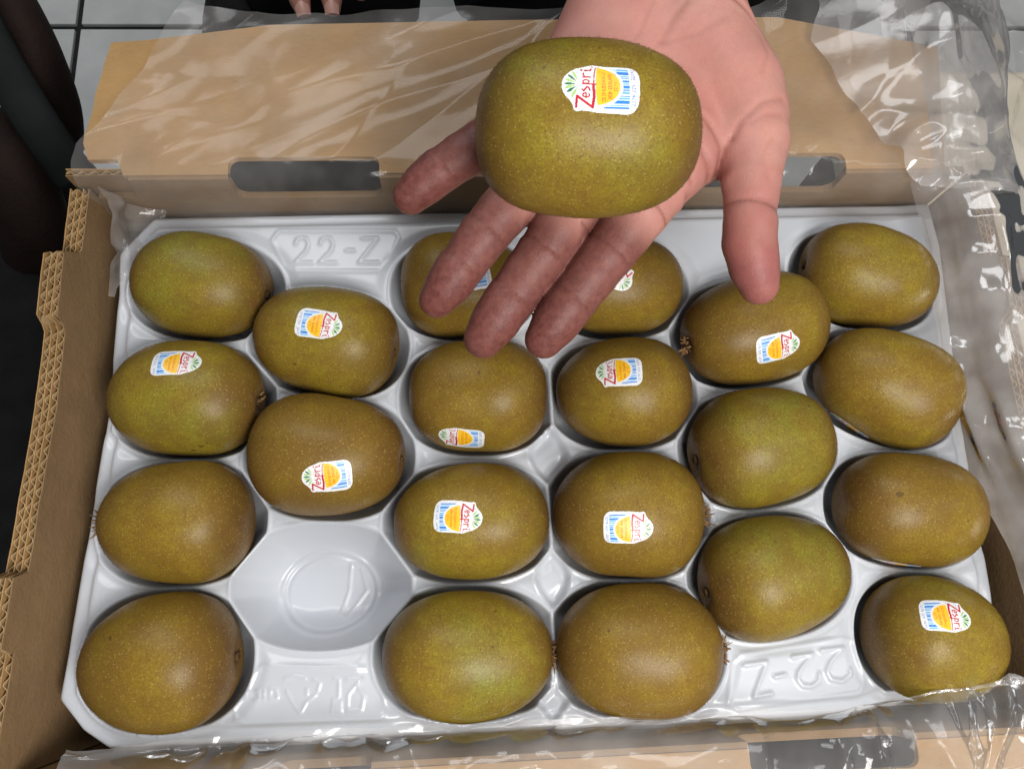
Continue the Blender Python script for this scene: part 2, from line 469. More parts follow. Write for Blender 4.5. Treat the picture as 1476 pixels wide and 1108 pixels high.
def notch(x0, x1, y, d, r=0.55):
    """points of a rounded notch of depth d (negative = downward) from x0 to x1 at level y"""
    s = 1 if x1 > x0 else -1
    pts = [(x0, y)]
    for k in range(5):
        a = k / 4 * math.pi / 2; pts.append((x0 + s * r * (1 - math.cos(a)), y + d - math.copysign(r, d) * (1 - math.sin(a))))
    for k in range(5):
        a = k / 4 * math.pi / 2; pts.append((x1 - s * r * (1 - math.sin(a)), y + d - math.copysign(r, d) * (1 - math.cos(a))))
    pts.append((x1, y)); return pts

def rough_edge(a, b, n, amp, seed):
    a = np.array(a); b = np.array(b); t = np.linspace(0, 1, n)[1:-1]
    nn = np.array([-(b - a)[1], (b - a)[0]]); nn = nn / np.linalg.norm(nn)
    w = vnoise(np.stack([t * np.linalg.norm(b - a), t * 0], -1), 0.9, seed) * amp
    return [tuple(a + (b - a) * q + nn * ww) for q, ww in zip(t, w)]

def build_far_near():
    # far wall (x, z) with hand-hole notches in its top edge
    zt = 2.2
    A = at(345, 290, .4)[0]; B = at(553, 290, .4)[0]
    C, D = -A + 1.0, -B + 1.0
    outl = [(-20.4, -10.9), (20.8, -10.9), (20.8, zt)] + notch(C, D, zt, -1.75) + notch(B, A, zt, -1.75) + [(-18.4, zt), (-18.6, zt - 1.6), (-20.4, zt - 1.6)]
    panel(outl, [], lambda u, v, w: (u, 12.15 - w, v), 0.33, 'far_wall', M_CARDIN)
    # far flap folded out; small upward tilt
    fz = lambda y: 2.28 + (y - 12.5) * 0.02
    fl = at(160, 62, 2.4); fl2 = at(120, 207, 2.3); fr = at(1352, 68, 2.4); fr2 = at(1362, 232, 2.3)
    mid = [at(x, y, 2.4)[:2] for x, y in ((216, 58), (390, 37), (740, 30), (1120, 26))]
    y0 = 12.35
    top = [tuple(fl[:2])] + rough_edge(fl[:2], mid[0], 8, 0.10, 3) + [tuple(mid[0])] + [tuple(m) for m in mid[1:]] + [tuple(fr[:2])]
    left = [tuple(fl[:2])] + rough_edge(fl[:2], fl2[:2], 14, 0.12, 5) + [tuple(fl2[:2]), (fl2[0] + 0.25, fl2[1] - 0.5)]
    bottom = [(-20.2, y0 + .8), (-18.9, y0 + .8), (-18.6, y0)] + notch(A, B, y0, 0.85, .4) + notch(D, C, y0, 0.85, .4) + [(fr2[0], y0)]
    outl = bottom + [tuple(fr2[:2])] + top[::-1][:-1] + left[:-1][:]
    panel(outl, [], lambda u, v, w: (u, v, fz(v) + w), 0.33, 'flap', M_CARD)
    # near wall and its flap
    zt = 1.5; y0 = -12.55; A, B = at(1085, 1062, 2.2)[0], at(1332, 1062, 2.2)[0]; C, D = at(395, 1085, 2.2)[0], at(532, 1085, 2.2)[0]
    outl = [(-20.4, -10.9), (21.6, -10.9), (21.6, zt)] + notch(B, A, zt, -1.6) + notch(D, C, zt, -1.2) + [(-20.4, zt)]
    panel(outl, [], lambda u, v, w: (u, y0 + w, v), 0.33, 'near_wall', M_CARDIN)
    y1 = y0 - .25
    outl = [(-8.0, y1)] if False else [(-16.8, y1)] + notch(C, D, y1, -1.0, .4) + notch(A, B, y1, -1.0, .4) + [(20.6, y1), (20.3, -20), (-17.0, -20)]
    panel(outl, [], lambda u, v, w: (u, v, 1.57 + w), 0.33, 'flap', M_CARD)
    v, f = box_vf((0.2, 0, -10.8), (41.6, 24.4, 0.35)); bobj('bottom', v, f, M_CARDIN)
build_far_near()

# ------------------------------------------------------------------ kiwifruit list: px, py, length px, width px, angle (image, ccw), tone, stem side, sticker
ZC = 0.35
K = [
 ('A1', 290, 411, 212, 151, -9, .62, 1, None, 'kiwifruit with a small dark pit in the far left corner pocket'),
 ('A2', 268, 574, 229, 166, -4, .62, 1, (254, 521, 187), 'labelled kiwifruit second from the far end of the leftmost column'),
 ('A3', 252, 753, 235, 176, 2, .30, -1, None, 'plain brown kiwifruit with a hairy left tip in the leftmost column'),
 ('A4', 228, 956, 246, 202, 4, .28, 1, None, 'large plain brown kiwifruit in the near left corner pocket'),
 ('B1', 470, 490, 210, 154, -12, .48, 1, (460, 466, 172), 'labelled kiwifruit just below the embossed lettering at the far left of the tray'),
 ('B2', 470, 657, 224, 175, -4, .22, 1, (472, 688, 4), 'labelled brown kiwifruit directly behind the empty tray pocket'),
 ('C1', 668, 411, 184, 150, 0, .32, -1, (676, 398, 12), 'kiwifruit half hidden under the ring finger with its label showing between fingers'),
 ('C2', 689, 570, 200, 162, 0, .42, 1, (664, 633, -3), 'kiwifruit below the middle fingertip with a label low on its near side'),
 ('C3', 678, 752, 226, 166, 3, .50, -1, (659, 744, 178), 'labelled greenish kiwifruit right of the empty pocket'),
 ('C4', 675, 945, 246, 192, 1, .62, 1, None, 'plain green gold kiwifruit at the near edge right of the embossed recycling marks'),
 ('D1', 893, 412, 184, 142, 3, .30, 1, (884, 392, 140), 'kiwifruit in the far row mostly hidden behind the index finger'),
 ('D2', 900, 565, 196, 157, 2, .36, 1, (892, 536, 2), 'labelled kiwifruit just below and right of the index fingertip'),
 ('D3', 908, 742, 220, 182, -2, .28, 1, (905, 760, 182), 'labelled brown kiwifruit with a ragged right tip at the centre of the tray'),
 ('D4', 922, 938, 239, 198, -1, .26, 1, None, 'plain brown kiwifruit at the near edge left of the large embossed lettering'),
 ('E1', 1087, 474, 216, 156, 14, .40, -1, (1122, 500, 194), 'labelled kiwifruit directly under the thumb tip'),
 ('E2', 1100, 643, 216, 168, 12, .62, -1, None, 'plain yellow green kiwifruit in the middle of the fifth column'),
 ('E3', 1118, 830, 222, 178, 14, .60, -1, None, 'plain yellow green kiwifruit just behind the large embossed lettering'),
 ('F1', 1252, 398, 204, 150, -12, .48, -1, None, 'plain golden kiwifruit in the far right corner pocket'),
 ('F2', 1281, 556, 222, 162, -26, .38, 1, (1240, 604, -28, 37), 'steeply tilted kiwifruit second from the far end of the rightmost column'),
 ('F3', 1314, 734, 230, 160, -7, .34, 1, (1316, 800, -6, 36), 'brown speckled kiwifruit second from the near end of the rightmost column'),
 ('F4', 1349, 922, 226, 180, -7, .58, 1, (1363, 886, 173), 'labelled greenish kiwifruit in the near right corner pocket'),
]
EMPTYP = ('B3', 458, 845, 236, 176, 0)
def depth_of(p): return float((CM.T @ (p - CAM_POS))[2] * -1)

def img_dir(px, py, ang, z):
    a = rad(ang); q = at(px + 20 * math.cos(a), py - 20 * math.sin(a), z) - at(px - 20 * math.cos(a), py + 20 * math.sin(a), z)
    return q / np.linalg.norm(q)

def project(P):
    q = (P - CAM_POS) @ CM; return np.stack([CX + FPX * q[..., 0] / -q[..., 2], CY - FPX * q[..., 1] / -q[..., 2]], -1)

def fit_fruit(px, py, L, Wd, ang, z, cz_fn):
    """size and place an ellipsoid of the measured outline at height z"""
    c = at(px, py, z); d = depth_of(c); a = L / FPX * d / 2; b = Wd / FPX * d / 2
    ax = img_dir(px, py, ang, z); yaw = math.atan2(ax[1], ax[0])
    th, ph = np.meshgrid(np.linspace(0, 2 * math.pi, 60), np.linspace(0, math.pi, 31)); q = rad(ang)
    D = np.stack([np.cos(ph), np.sin(ph) * np.cos(th), np.sin(ph) * np.sin(th)], -1).reshape(-1, 3)
    rho = np.hypot(D[:, 1], D[:, 2]); D = D / ((np.abs(D[:, 0]) ** 2.32 + rho ** 2.32) ** (1 / 2.32))[:, None]
    R = np.array(Matrix.Rotation(yaw, 3, 'Z'))
    for _ in range(5):
        p = project((D * np.array([a, b, cz_fn(b)])) @ R.T + c) - np.array([px, py])
        u = p @ np.array([math.cos(q), -math.sin(q)]); w = p @ np.array([-math.sin(q), -math.cos(q)])
        a *= L / (u.max() - u.min()); b *= Wd / (w.max() - w.min())
        du, dw = (u.max() + u.min()) / 2, (w.max() + w.min()) / 2
        off = np.array([math.cos(q) * du - math.sin(q) * dw, -math.sin(q) * du - math.cos(q) * dw])
        c = c - (at(px + off[0], py + off[1], z) - at(px, py, z))
    return c, yaw, a, b
cz_of = lambda b: min(max(b, 2.3), 2.7)

POCK = []      # centre, axis angle, half a, half b, column
for k in K + [EMPTYP]:
    POCK.append((*fit_fruit(k[1], k[2], k[3], k[4], k[5], ZC, cz_of), k[0][0]))

# ------------------------------------------------------------------ tray
def build_tray():
    h = 0.062
    out_px = [(218, 309), (1300, 290), (1345, 287), (1362, 350), (1400, 640), (1452, 930), (1458, 985), (1425, 1008), (1290, 1014), (1240, 1031), (960, 1047), (400, 1072), (150, 1081), (112, 1055), (78, 1010),
              (92, 930), (150, 590), (165, 420), (167, 362)]
    out = [at(x, y, 0)[:2] for x, y in out_px]
    xs = np.arange(-21.2, 21.2, h); ys = np.arange(-12.9, 12.9, h)
    X, Y = np.meshgrid(xs, ys, indexing='ij'); P = np.stack([X, Y], -1)
    ins = inside_poly(P, out); de = poly_dist(P, out, True); sd = np.where(ins, de, -de)
    SS = []
    for i_, (c, ang, a, b, col) in enumerate(POCK):
        dx, dy = X - c[0], Y - c[1]
        an = ang * 0.75
        u = dx * math.cos(an) + dy * math.sin(an); w = -dx * math.sin(an) + dy * math.cos(an)
        A, B = max(a, 3.0) + (0.22 if i_ == 20 else 0.50), max(b, 2.35) + 0.17
        e = 2.25
        rr = (np.abs(u / A) ** e + np.abs(w / B) ** e) ** (1 / e)
        SS.append((np.hypot(u, w) + 0.05) * (1 / np.maximum(rr, 0.02) - 1))
    SS = np.sort(np.stack(SS), 0); s1, s2 = SS[-1], SS[-2]; del SS
    best = np.minimum(np.minimum(s1, 0.6 * (s1 - s2) - 0.05), sd - 0.42)
    t = np.clip(best / 1.9, 0, 1)
    Zp = -2.5 * (1 - (1 - t) ** 1.75) * smooth01(best / 0.16 + 0.1)
    bead = 0.085 * np.exp(-((best + 0.03) / 0.085) ** 2)
    web = -0.13 * smooth01((best + 0.7) / 0.5)
    Z = web + Zp
    # outer flange: step and turned-down rim
    Z += -0.22 * (1 - smooth01((sd - 0.62) / 0.14)) * (best < 0.0)
    Z += -0.9 * smooth01((0.10 - sd) / 0.30)
    # cross grooves of the flange between the corner lobes on the left side
    # lens-shaped recesses between the two middle columns
    for (lx, ly, w, hh) in ((791, 655, 1.0, 1.45), (797, 832, 0.85, 1.4), (797, 1000, 0.9, 1.2), (790, 478, .8, .9)):
        c = at(lx, ly, 0); dx, dy = np.abs(X - c[0]) / w, np.abs(Y - c[1]) / hh
        q = 1 - dx - dy ** 1.6
        Z += -0.42 * smooth01((q - 0.05) / 0.30) * (best < 0.02) + 0.06 * np.exp(-((q - 0.0) / 0.07) ** 2) * (best < 0.0)
    def blur(A, sg):
        r = int(3 * sg + 1); kx = np.exp(-0.5 * (np.arange(-r, r + 1) / sg) ** 2); kx /= kx.sum()
        for ax in (0, 1):
            Ap = np.pad(A, [(r, r) if q == ax else (0, 0) for q in (0, 1)], mode='edge'); A = sum(kx[i] * np.take(Ap, np.arange(i, i + Z.shape[ax]), axis=ax) for i in range(2 * r + 1))
        return A
    Z = 0.35 * Z + 0.65 * blur(Z, 1.7) + bead
    # embossed marks: strokes given in photo pixels, laid on the tray
    def stroke(pxs, wd, hgt, closed=False, org=(0, 0), sc=1.0):
        pts = [at(org[0] + x / sc, org[1] + y / sc, -0.05)[:2] for x, y in pxs]
        d = poly_dist(P, pts, closed); return hgt * np.exp(-(d / wd) ** 2)
    E = np.zeros(X.shape)
    o7, s7 = (370, 260), 5.904
    two = [(335, 545), (350, 505), (385, 490), (425, 500), (447, 545), (425, 605), (330, 702), (470, 704)]
    for g in (two, [(x + 208, y) for x, y in two], [(765, 600), (830, 600)], [(900, 498), (1030, 498), (872, 702), (1035, 702)]):
        E = np.maximum(E, stroke(g, 0.075, 0.055, False, o7, s7))
    E = np.maximum(E, stroke([(190, 438), (1180, 438), (1212, 490), (1130, 680), (1050, 775), (300, 775), (230, 720), (130, 520)], 0.08, 0.045, True, o7, s7))
    o1, s1 = (976, 733), 2.952
    for g in ([(285, 663), (378, 650), (325, 798), (400, 783)], [(415, 714), (457, 704)],
              [(490, 630), (573, 616), (515, 690), (510, 722), (530, 750), (570, 755), (600, 732), (603, 700)],
              [(610, 602), (702, 590), (650, 650), (634, 690), (652, 724), (700, 732), (733, 705), (735, 685)]):
        E = np.maximum(E, stroke(g, 0.085, 0.14, False, o1, s1))
    E = np.maximum(E, stroke([(270, 618), (700, 550), (752, 562), (800, 735), (775, 782), (265, 856), (215, 832), (238, 650)], 0.09, 0.06, True, o1, s1))
    o4, s4 = (330, 930), 6.226
    for g in ([(500, 300), (590, 270), (690, 290)], [(760, 300), (820, 330), (800, 400)], [(780, 440), (700, 500), (650, 590)], [(640, 600), (560, 490), (520, 400)],
              [(700, 385), (705, 440)], [(945, 290), (990, 295), (985, 470), (940, 480), (925, 590)], [(955, 500), (958, 590)], [(980, 500), (984, 590)], [(1005, 490), (1010, 590)],
              [(1060, 300), (1190, 295), (1095, 405), (1070, 440), (1065, 580), (1190, 575), (1215, 440), (1170, 380), (1160, 300)],
              [(150, 480), (150, 420), (185, 420), (185, 450), (150, 450)], [(230, 490), (270, 488), (270, 400), (235, 405)], [(300, 480), (335, 478), (318, 478), (318, 400)],
              [(370, 480), (370, 390), (430, 385), (440, 470), (372, 480)]):
        E = np.maximum(E, stroke(g, 0.05, 0.055, False, o4, s4))
    E = np.maximum(E, stroke([(290, 180), (130, 380), (40, 560), (60, 660), (130, 690), (1350, 655), (1400, 600), (1380, 450), (1290, 200)], 0.08, 0.05, True, o4, s4))
    Z += E * smooth01((-best + 0.15) / 0.2)
    # raised ring and plate in the floor of the empty pocket
    rc = at(476, 853, -2.4); rq = np.hypot((X - rc[0]) / 1.2, Y - rc[1])
    Z += 0.13 * np.exp(-((rq - 1.78) / 0.09) ** 2) + 0.10 * (1 - smooth01((rq - 1.50) / 0.16)) * (best > 0.4)
    pl = [at(x, y, -2.4)[:2] for x, y in ((506, 813), (520, 816), (529, 850), (500, 890), (492, 884), (503, 850))]
    Z += 0.07 * np.exp(-(poly_dist(P, pl, True) / 0.06) ** 2)
    # gentle warp of the thin plastic
    Z += 0.10 * vnoise(P, 0.11, 5, 2)
    keep = sd > -0.24
    v = np.stack([X, Y, Z], -1).reshape(-1, 3)
    f = grid_faces(len(xs), len(ys), keep); v, f, _ = compact(v, f)
    o = mesh_obj('fruit_tray', v - np.array([0, 0, -2.5]), f, M_TRAY, loc=(0, 0, -2.5))
    m = o.modifiers.new('smooth', 'SMOOTH'); m.iterations = 1; m.factor = 0.5
    tag(o, 'glossy white moulded plastic tray of kiwifruit with one empty pocket, lying in the cardboard box', 'tray')
build_tray()

# ------------------------------------------------------------------ stickers: flat print as vertex colours on a fine label patch
FONT = {'A': '010101111101101', 'B': '110101110101110', 'D': '110101101101110', 'E': '111100110100111', 'G': '011100101101011', 'L': '100100100100111', 'N': '101111111101101',
        'O': '010101101101010', 'P': '110101110100100', 'R': '110101110101101', 'S': '011100010001110', 'U': '101101101101111', 'W': '101101111111101', 'Z': '111001010100111', 'I': '111010010010111',
        '3': '110001010001110', '2': '110001010100111', '7': '111001010010010', '9': '010101011001010', ' ': '000000000000000'}
def sticker_pattern():
    """grid in the design's own pixels (1080 x 710 box, centre 760,475; 514 px = 1 cm)"""
    nu, nv = 170, 116
    gx = np.linspace(205, 1315, nu); gy = np.linspace(105, 845, nv)
    X, Y = np.meshgrid(gx, gy, indexing='ij'); P = np.stack([X, Y], -1)
    ol = [(222, 470), (228, 390), (262, 310), (330, 240), (420, 190), (520, 160), (600, 128), (650, 116), (720, 124), (1150, 126), (1225, 145), (1278, 190), (1302, 260), (1285, 640), (1270, 720), (1220, 795), (1140, 830), (700, 815), (560, 795), (490, 793),
          (420, 806), (380, 780), (366, 710), (330, 650), (270, 590), (236, 530)]
    ins = inside_poly(P, ol)
    C = np.ones(X.shape + (3,)) * np.array([0.76, 0.76, 0.76])
    def paint(mask, c): C[mask] = c
    # leaves of the fan
    for i, a in enumerate((118, 140, 160, 178, 194, 212, 236)):
        q = rad(a); d = np.array([math.cos(q), -math.sin(q)]); n = np.array([-d[1], d[0]])
        R = P - np.array([478, 425]); u = R @ d; w = R @ n
        wid = 19 * np.sin(np.clip((u - 50) / (215 - 50), 0, 1) ** 1.6 * math.pi * 0.93 + 0.1)
        paint((u > 50) & (u < 215) & (np.abs(w) < wid), (0.36, 0.58, 0.16) if i % 2 == 0 else (0.012, 0.16, 0.07))
    # yellow half disc
    yel = (((X - 690) / 335) ** 2 + ((Y - 432) / 275) ** 2 < 1) & (X > 692 + 20 * ((Y - 430) / 270) ** 2)
    # blue barcode block to the right of it
    ring = ((X - 690) / 375) ** 2 + ((Y - 432) / 320) ** 2 > 1
    blk = ring & (X > 800) & (X < 1150) & (Y > 165) & (Y < 750)
    paint(blk, (0.38, 0.62, 0.85))
    yy = 170
    for wd, gp, c in ((28, 14, 0), (52, 16, 1), (22, 12, 0), (14, 16, 1), (36, 12, 1), (16, 18, 0), (44, 12, 1), (18, 14, 1), (30, 26, 0), (14, 16, 1), (22, 14, 0), (48, 14, 1), (16, 12, 0), (30, 10, 1)):
        paint(blk & (Y > yy) & (Y < yy + wd), ((0.16, 0.44, 0.78), (0.03, 0.22, 0.66))[c]); yy += wd
        paint(blk & (Y > yy) & (Y < yy + gp), (0.72, 0.84, 0.93)); yy += gp
    paint(blk & (X < 985) & (Y < 235), (0.50, 0.70, 0.88))
    paint(yel, (0.88, 0.52, 0.02))
    def text(s, x, y0, px, c):      # reads upward; letter up = -x
        for ci, ch in enumerate(s):
            g = FONT.get(ch, FONT[' '])
            for r in range(5):
                for q in range(3):
                    if g[r * 3 + q] == '1':
                        yc = y0 - (ci * 4 + q) * px; xc = x + (r - 2) * px * 1.15
                        paint((np.abs(X - xc) < px * .62) & (np.abs(Y - yc) < px * .55), c)
    text('ZESPRI', 800, 655, 9.2, (0.78, 0.22, 0.02)); text('SUNGOLD', 800, 452, 8.6, (0.78, 0.22, 0.02))
    text('NEW ZEALAND', 885, 620, 8.6, (0.72, 0.20, 0.02)); text('3279', 962, 510, 8.6, (0.78, 0.25, 0.02))
    text('2379 3290', 1205, 700, 9.5, (0.12, 0.26, 0.62)); text('22793', 1205, 330, 9.0, (0.25, 0.30, 0.60))
    # red script, drawn as strokes
    red = (0.50, 0.012, 0.03)
    def st(pts, w): paint(poly_dist(P, pts) < w, red)
    def arc(cx, cy, rx, ry, a0, a1, n=12): return [(cx + rx * math.cos(rad(a0 + (a1 - a0) * i / n)), cy - ry * math.sin(rad(a0 + (a1 - a0) * i / n))) for i in range(n + 1)]
    st([(418, 740), (436, 590)], 17); st([(440, 592), (520, 650), (640, 735)], 17); st([(646, 738), (668, 600), (662, 420)], 20); st([(662, 430), (672, 280), (692, 165)], 8)
    st(arc(560, 575, 46, 30, 90, 395), 10); st([(558, 604), (558, 546)], 9)
    st([(512, 500), (528, 520), (548, 490), (575, 460), (600, 478), (612, 510)], 12)
    st([(515, 416), (690, 421)], 11); st(arc(560, 390, 42, 28, 180, -150), 10)
    st([(520, 322), (622, 317)], 11); st([(545, 317), (522, 285), (530, 258)], 10)
    st([(540, 218), (622, 213), (630, 192)], 11); paint(np.hypot(X - 498, Y - 212) < 16, red); paint(np.hypot(X - 648, Y - 155) < 10, red)
    return nu, nv, (X - 760) / 514.0, -(Y - 475) / 514.0, C, ins
ST = sticker_pattern()

class Kiwi:
    def __init__(self, c, R, a, b, cz, seed, p=2.32):
        self.c, self.R, self.abc, self.seed, self.p = np.array(c), np.array(R), np.array([a, b, cz]), seed, p
        self.taper = (random.random() - 0.5) * 0.20
    def local(self, D):
        """surface point for unit directions D (local)"""
        D = D / np.linalg.norm(D, axis=-1, keepdims=True); a, b, c = self.abc
        rho = np.sqrt((D[..., 1] / b) ** 2 + (D[..., 2] / c) ** 2) * (1 + self.taper * D[..., 0]); p = self.p
        r = 1 / (np.abs(D[..., 0] / a) ** p + rho ** p) ** (1 / p)
        r = r * (1 + 0.038 * vnoise(D, 1.1, self.seed, 2))
        return D * r[..., None]
    def hit(self, px, py):
        o, d = ray(px, py); o = self.R.T @ (o - self.c); d = self.R.T @ d
        t = np.linspace(10, 60, 6000); Q = o + d * t[:, None]
        ins = np.linalg.norm(Q, axis=1) < np.linalg.norm(self.local(Q), axis=1)
        if not ins.any():
            k = np.argmin(np.linalg.norm(Q, axis=1) - np.linalg.norm(self.local(Q), axis=1)); return self.local(Q[k])
        return Q[np.argmax(ins)]

def kiwi_mesh(k):
    nu, nv = 72, 44
    th = np.linspace(0, 2 * math.pi, nu, endpoint=False); ph = np.linspace(0, math.pi, nv)[1:-1]
    D = [np.array([[1, 0, 0]])]
    for q in ph: D.append(np.stack([np.full(nu, math.cos(q)), math.sin(q) * np.cos(th), math.sin(q) * np.sin(th)], -1))
    D.append(np.array([[-1, 0, 0]])); D = np.concatenate(D)
    v = k.local(D)
    # sunken stem end, slightly pointed blossom end
    e = D[:, 0]; v[:, 0] -= 0.16 * np.exp(-((1 - e) / 0.010) ** 2) * k.side if k.side > 0 else -0.16 * np.exp(-((1 + e) / 0.010) ** 2)
    F = []; m = nv - 2
    for j in range(nu): F.append((0, 1 + (j + 1) % nu, 1 + j)[::-1])
    for i in range(m - 1):
        for j in range(nu): F.append((1 + i * nu + j, 1 + (i + 1) * nu + j, 1 + (i + 1) * nu + (j + 1) % nu, 1 + i * nu + (j + 1) % nu))
    last = len(D) - 1
    for j in range(nu): F.append((1 + (m - 1) * nu + j, last, 1 + (m - 1) * nu + (j + 1) % nu))
    return v, F

def add_sticker(k, o, px, py, ang, drop=0, size=1.0):
    nu, nv, SX, SY, C, ins = ST
    P0 = k.hit(px, py); eps = 1e-3
    if drop: P0 = k.local(np.array(Matrix.Rotation(rad(drop), 3, 'X')) @ P0)
    # local normal by finite difference on the radial surface
    d = P0 / np.linalg.norm(P0); t1 = np.cross(d, [0, 0, 1.0]); t1 = t1 / np.linalg.norm(t1); t2 = np.cross(d, t1)
    n = np.cross(k.local(d + eps * t1) - k.local(d), k.local(d + eps * t2) - k.local(d)); n = n / np.linalg.norm(n)
    if n @ d < 0: n = -n
    a = rad(ang); iu = CM @ np.array([math.cos(a), math.sin(a), 0]); iu = k.R.T @ iu
    u = iu - n * (iu @ n); u /= np.linalg.norm(u); v = np.cross(n, u)
    Q = P0 + (SX * size)[..., None] * u + (SY * size)[..., None] * v
    # wrap: pull each point back along the normal so distances stay true on the curve
    for _ in range(2):
        L = k.local(Q); Q = L
    wr = 0.010 + 0.010 * (vnoise(np.stack([SX, SY], -1), 2.5, k.seed) > 0.25) * np.abs(vnoise(np.stack([SX, SY], -1), 2.5, k.seed))
    Q = Q * (1 + wr / np.linalg.norm(Q, axis=-1))[..., None]
    f = grid_faces(nu, nv, ins)[:, ::-1]; v3, f, used = compact(Q.reshape(-1, 3), f)
    s = mesh_obj('sticker', v3, f, M_STICK, o)
    ca = s.data.color_attributes.new('Col', 'FLOAT_COLOR', 'POINT')
    c = C.reshape(-1, 3)[used]; ca.data.foreach_set('color', np.concatenate([c, np.ones((len(c), 1))], 1).astype(np.float32).ravel())

def add_stem(k, o, side, hairy, seed):
    rng = np.random.default_rng(seed)
    tip = k.local(np.array([[side, 0, 0.0]]))[0]; x = tip[0]
    V, F = [], []
    n = 14; rr = [0.04, 0.15, 0.22, 0.19, 0.0]; hh = [-0.10, -0.06, -0.16, -0.25, -0.3]
    ring = []
    for j, (r, hgt) in enumerate(zip(rr, hh)):
        for i in range(n):
            q = 2 * math.pi * i / n; rj = r * (1 + 0.25 * rng.standard_normal() * 0.5)
            V.append((x + side * (hgt * 0.7 + 0.02 + 0.02 * rng.standard_normal()), rj * math.cos(q), rj * math.sin(q)))
    for j in range(len(rr) - 1):
        for i in range(n): F.append((j * n + i, j * n + (i + 1) % n, (j + 1) * n + (i + 1) % n, (j + 1) * n + i))
    mesh_obj('stem_scar', V, F, M_STEM, o)
    if hairy:
        V, F = [], []
        for i in range(hairy):
            q = rng.uniform(0, 2 * math.pi); r = rng.uniform(0.05, 0.42)
            b = np.array([x - side * (0.02 + 0.22 * r * r), r * math.cos(q), r * math.sin(q)])
            d = np.array([side * rng.uniform(0.5, 1), 0.7 * math.cos(q) + rng.normal() * .4, 0.7 * math.sin(q) + rng.normal() * .4]); d /= np.linalg.norm(d)
            L = rng.uniform(0.18, 0.46); w = rng.uniform(0.05, 0.11); s = np.cross(d, rng.normal(size=3)); s /= np.linalg.norm(s); s2 = np.cross(d, s)
            bend = rng.normal(size=3) * 0.12; m = len(V)
            for (tt, ww) in ((0, w), (0.5, w * .8), (1, w * .25)):
                p = b + d * L * tt + bend * tt * tt
                for a in range(3): V.append(p + ww * (math.cos(a * 2.094) * s + math.sin(a * 2.094) * s2))
            for g in range(2):
                for a in range(3): F.append((m + g * 3 + a, m + g * 3 + (a + 1) % 3, m + g * 3 + 3 + (a + 1) % 3, m + g * 3 + 3 + a))
        t = mesh_obj('dried_sepals', V, F, M_SEPAL, o); t['kind'] = 'stuff'

M_FUZZ = mat_simple('brown_fuzz', (0.135, 0.070, 0.024), 0.7, 0.2, 0.3, 300)
def add_fuzz(k, o, n, seed):
    rng = np.random.default_rng(seed + 500); D = rng.normal(size=(n, 3)); D /= np.linalg.norm(D, axis=1, keepdims=True)
    D = D[rng.random(n) < 0.45 + 0.55 * np.abs(D[:, 0])]; n = len(D)
    p = k.local(D); g = p / k.abc ** 2; g /= np.linalg.norm(g, axis=1, keepdims=True)
    r = rng.normal(size=(n, 3)); t = r - g * (r * g).sum(1, keepdims=True); t /= np.linalg.norm(t, axis=1, keepdims=True); w = np.cross(g, t)
    L = rng.uniform(0.035, 0.09, (n, 1)); b = rng.uniform(0.003, 0.006, (n, 1))
    V = np.stack([p - w * b, p + w * b, p + g * L * 0.75 + t * L * 0.8], 1).reshape(-1, 3)
    f = mesh_obj('fuzz', V, np.arange(3 * n).reshape(-1, 3), M_FUZZ, o, False); f['kind'] = 'stuff'

HAIRY = {'A3': 90, 'C4': 40, 'D3': 90, 'D4': 90, 'A2': 5, 'E1': 20}
def make_kiwi(c, R, a, b, cz, tone, side, label, stick, seed, hairy=0, group='kiwifruit packed in the white tray', size=1.0, p=2.32):
    k = Kiwi(c, R, a, b, cz, seed, p); k.side = side
    v, f = kiwi_mesh(k)
    o = mesh_obj('kiwifruit', v, f, M_KIWI, loc=c)
    o.rotation_euler = Matrix(np.array(R).tolist()).to_euler()
    o['tone'] = float(tone); o['half'] = float(a * U); o['seed'] = float(seed * 0.37)
    tag(o, label, 'kiwifruit', group)
    add_stem(k, o, side, hairy, seed); add_fuzz(k, o, 14000, seed)
    if stick: add_sticker(k, o, *stick, size=size)
    return k

def rotz(a, pitch=0.0):
    return np.array((Matrix.Rotation(a, 3, 'Z') @ Matrix.Rotation(pitch, 3, 'Y')))

for i, (kk, pk) in enumerate(zip(K, POCK)):
    c, ang, a, b, col = pk
    pitch = rad(random.uniform(-5, 5))
    cz = cz_of(b)
    make_kiwi(c, rotz(ang, pitch), a, b, cz, kk[6], kk[7], kk[9], kk[8], i + 1, HAIRY.get(kk[0], 0), size=1.0, p=random.uniform(2.15, 2.6))

# the kiwifruit held in the hand
HC, hyaw, HA, HB = fit_fruit(848, 184, 326, 262, -2, 13.38, lambda b: 2.62)
HR = rotz(hyaw, 0.0); HS = np.array([HA, HB, 2.62])
HK = make_kiwi(HC, HR, HA, HB, 2.62, 0.50, 1, 'large kiwifruit held above the tray on the open palm', (866, 128, 0), 40, 0, None, 1.06, p=2.5)

# ------------------------------------------------------------------ person
def smin(a, b, k):
    h = np.clip(0.5 + 0.5 * (b - a) / k, 0, 1); return b + (a - b) * h - k * h * (1 - h)

def cone(P, a, b, ra, rb):
    d = b - a; t = np.clip(((P - a) @ d) / float(d @ d), 0, 1)
    return np.linalg.norm(P - a - t[..., None] * d, axis=-1) - (ra + (rb - ra) * t)

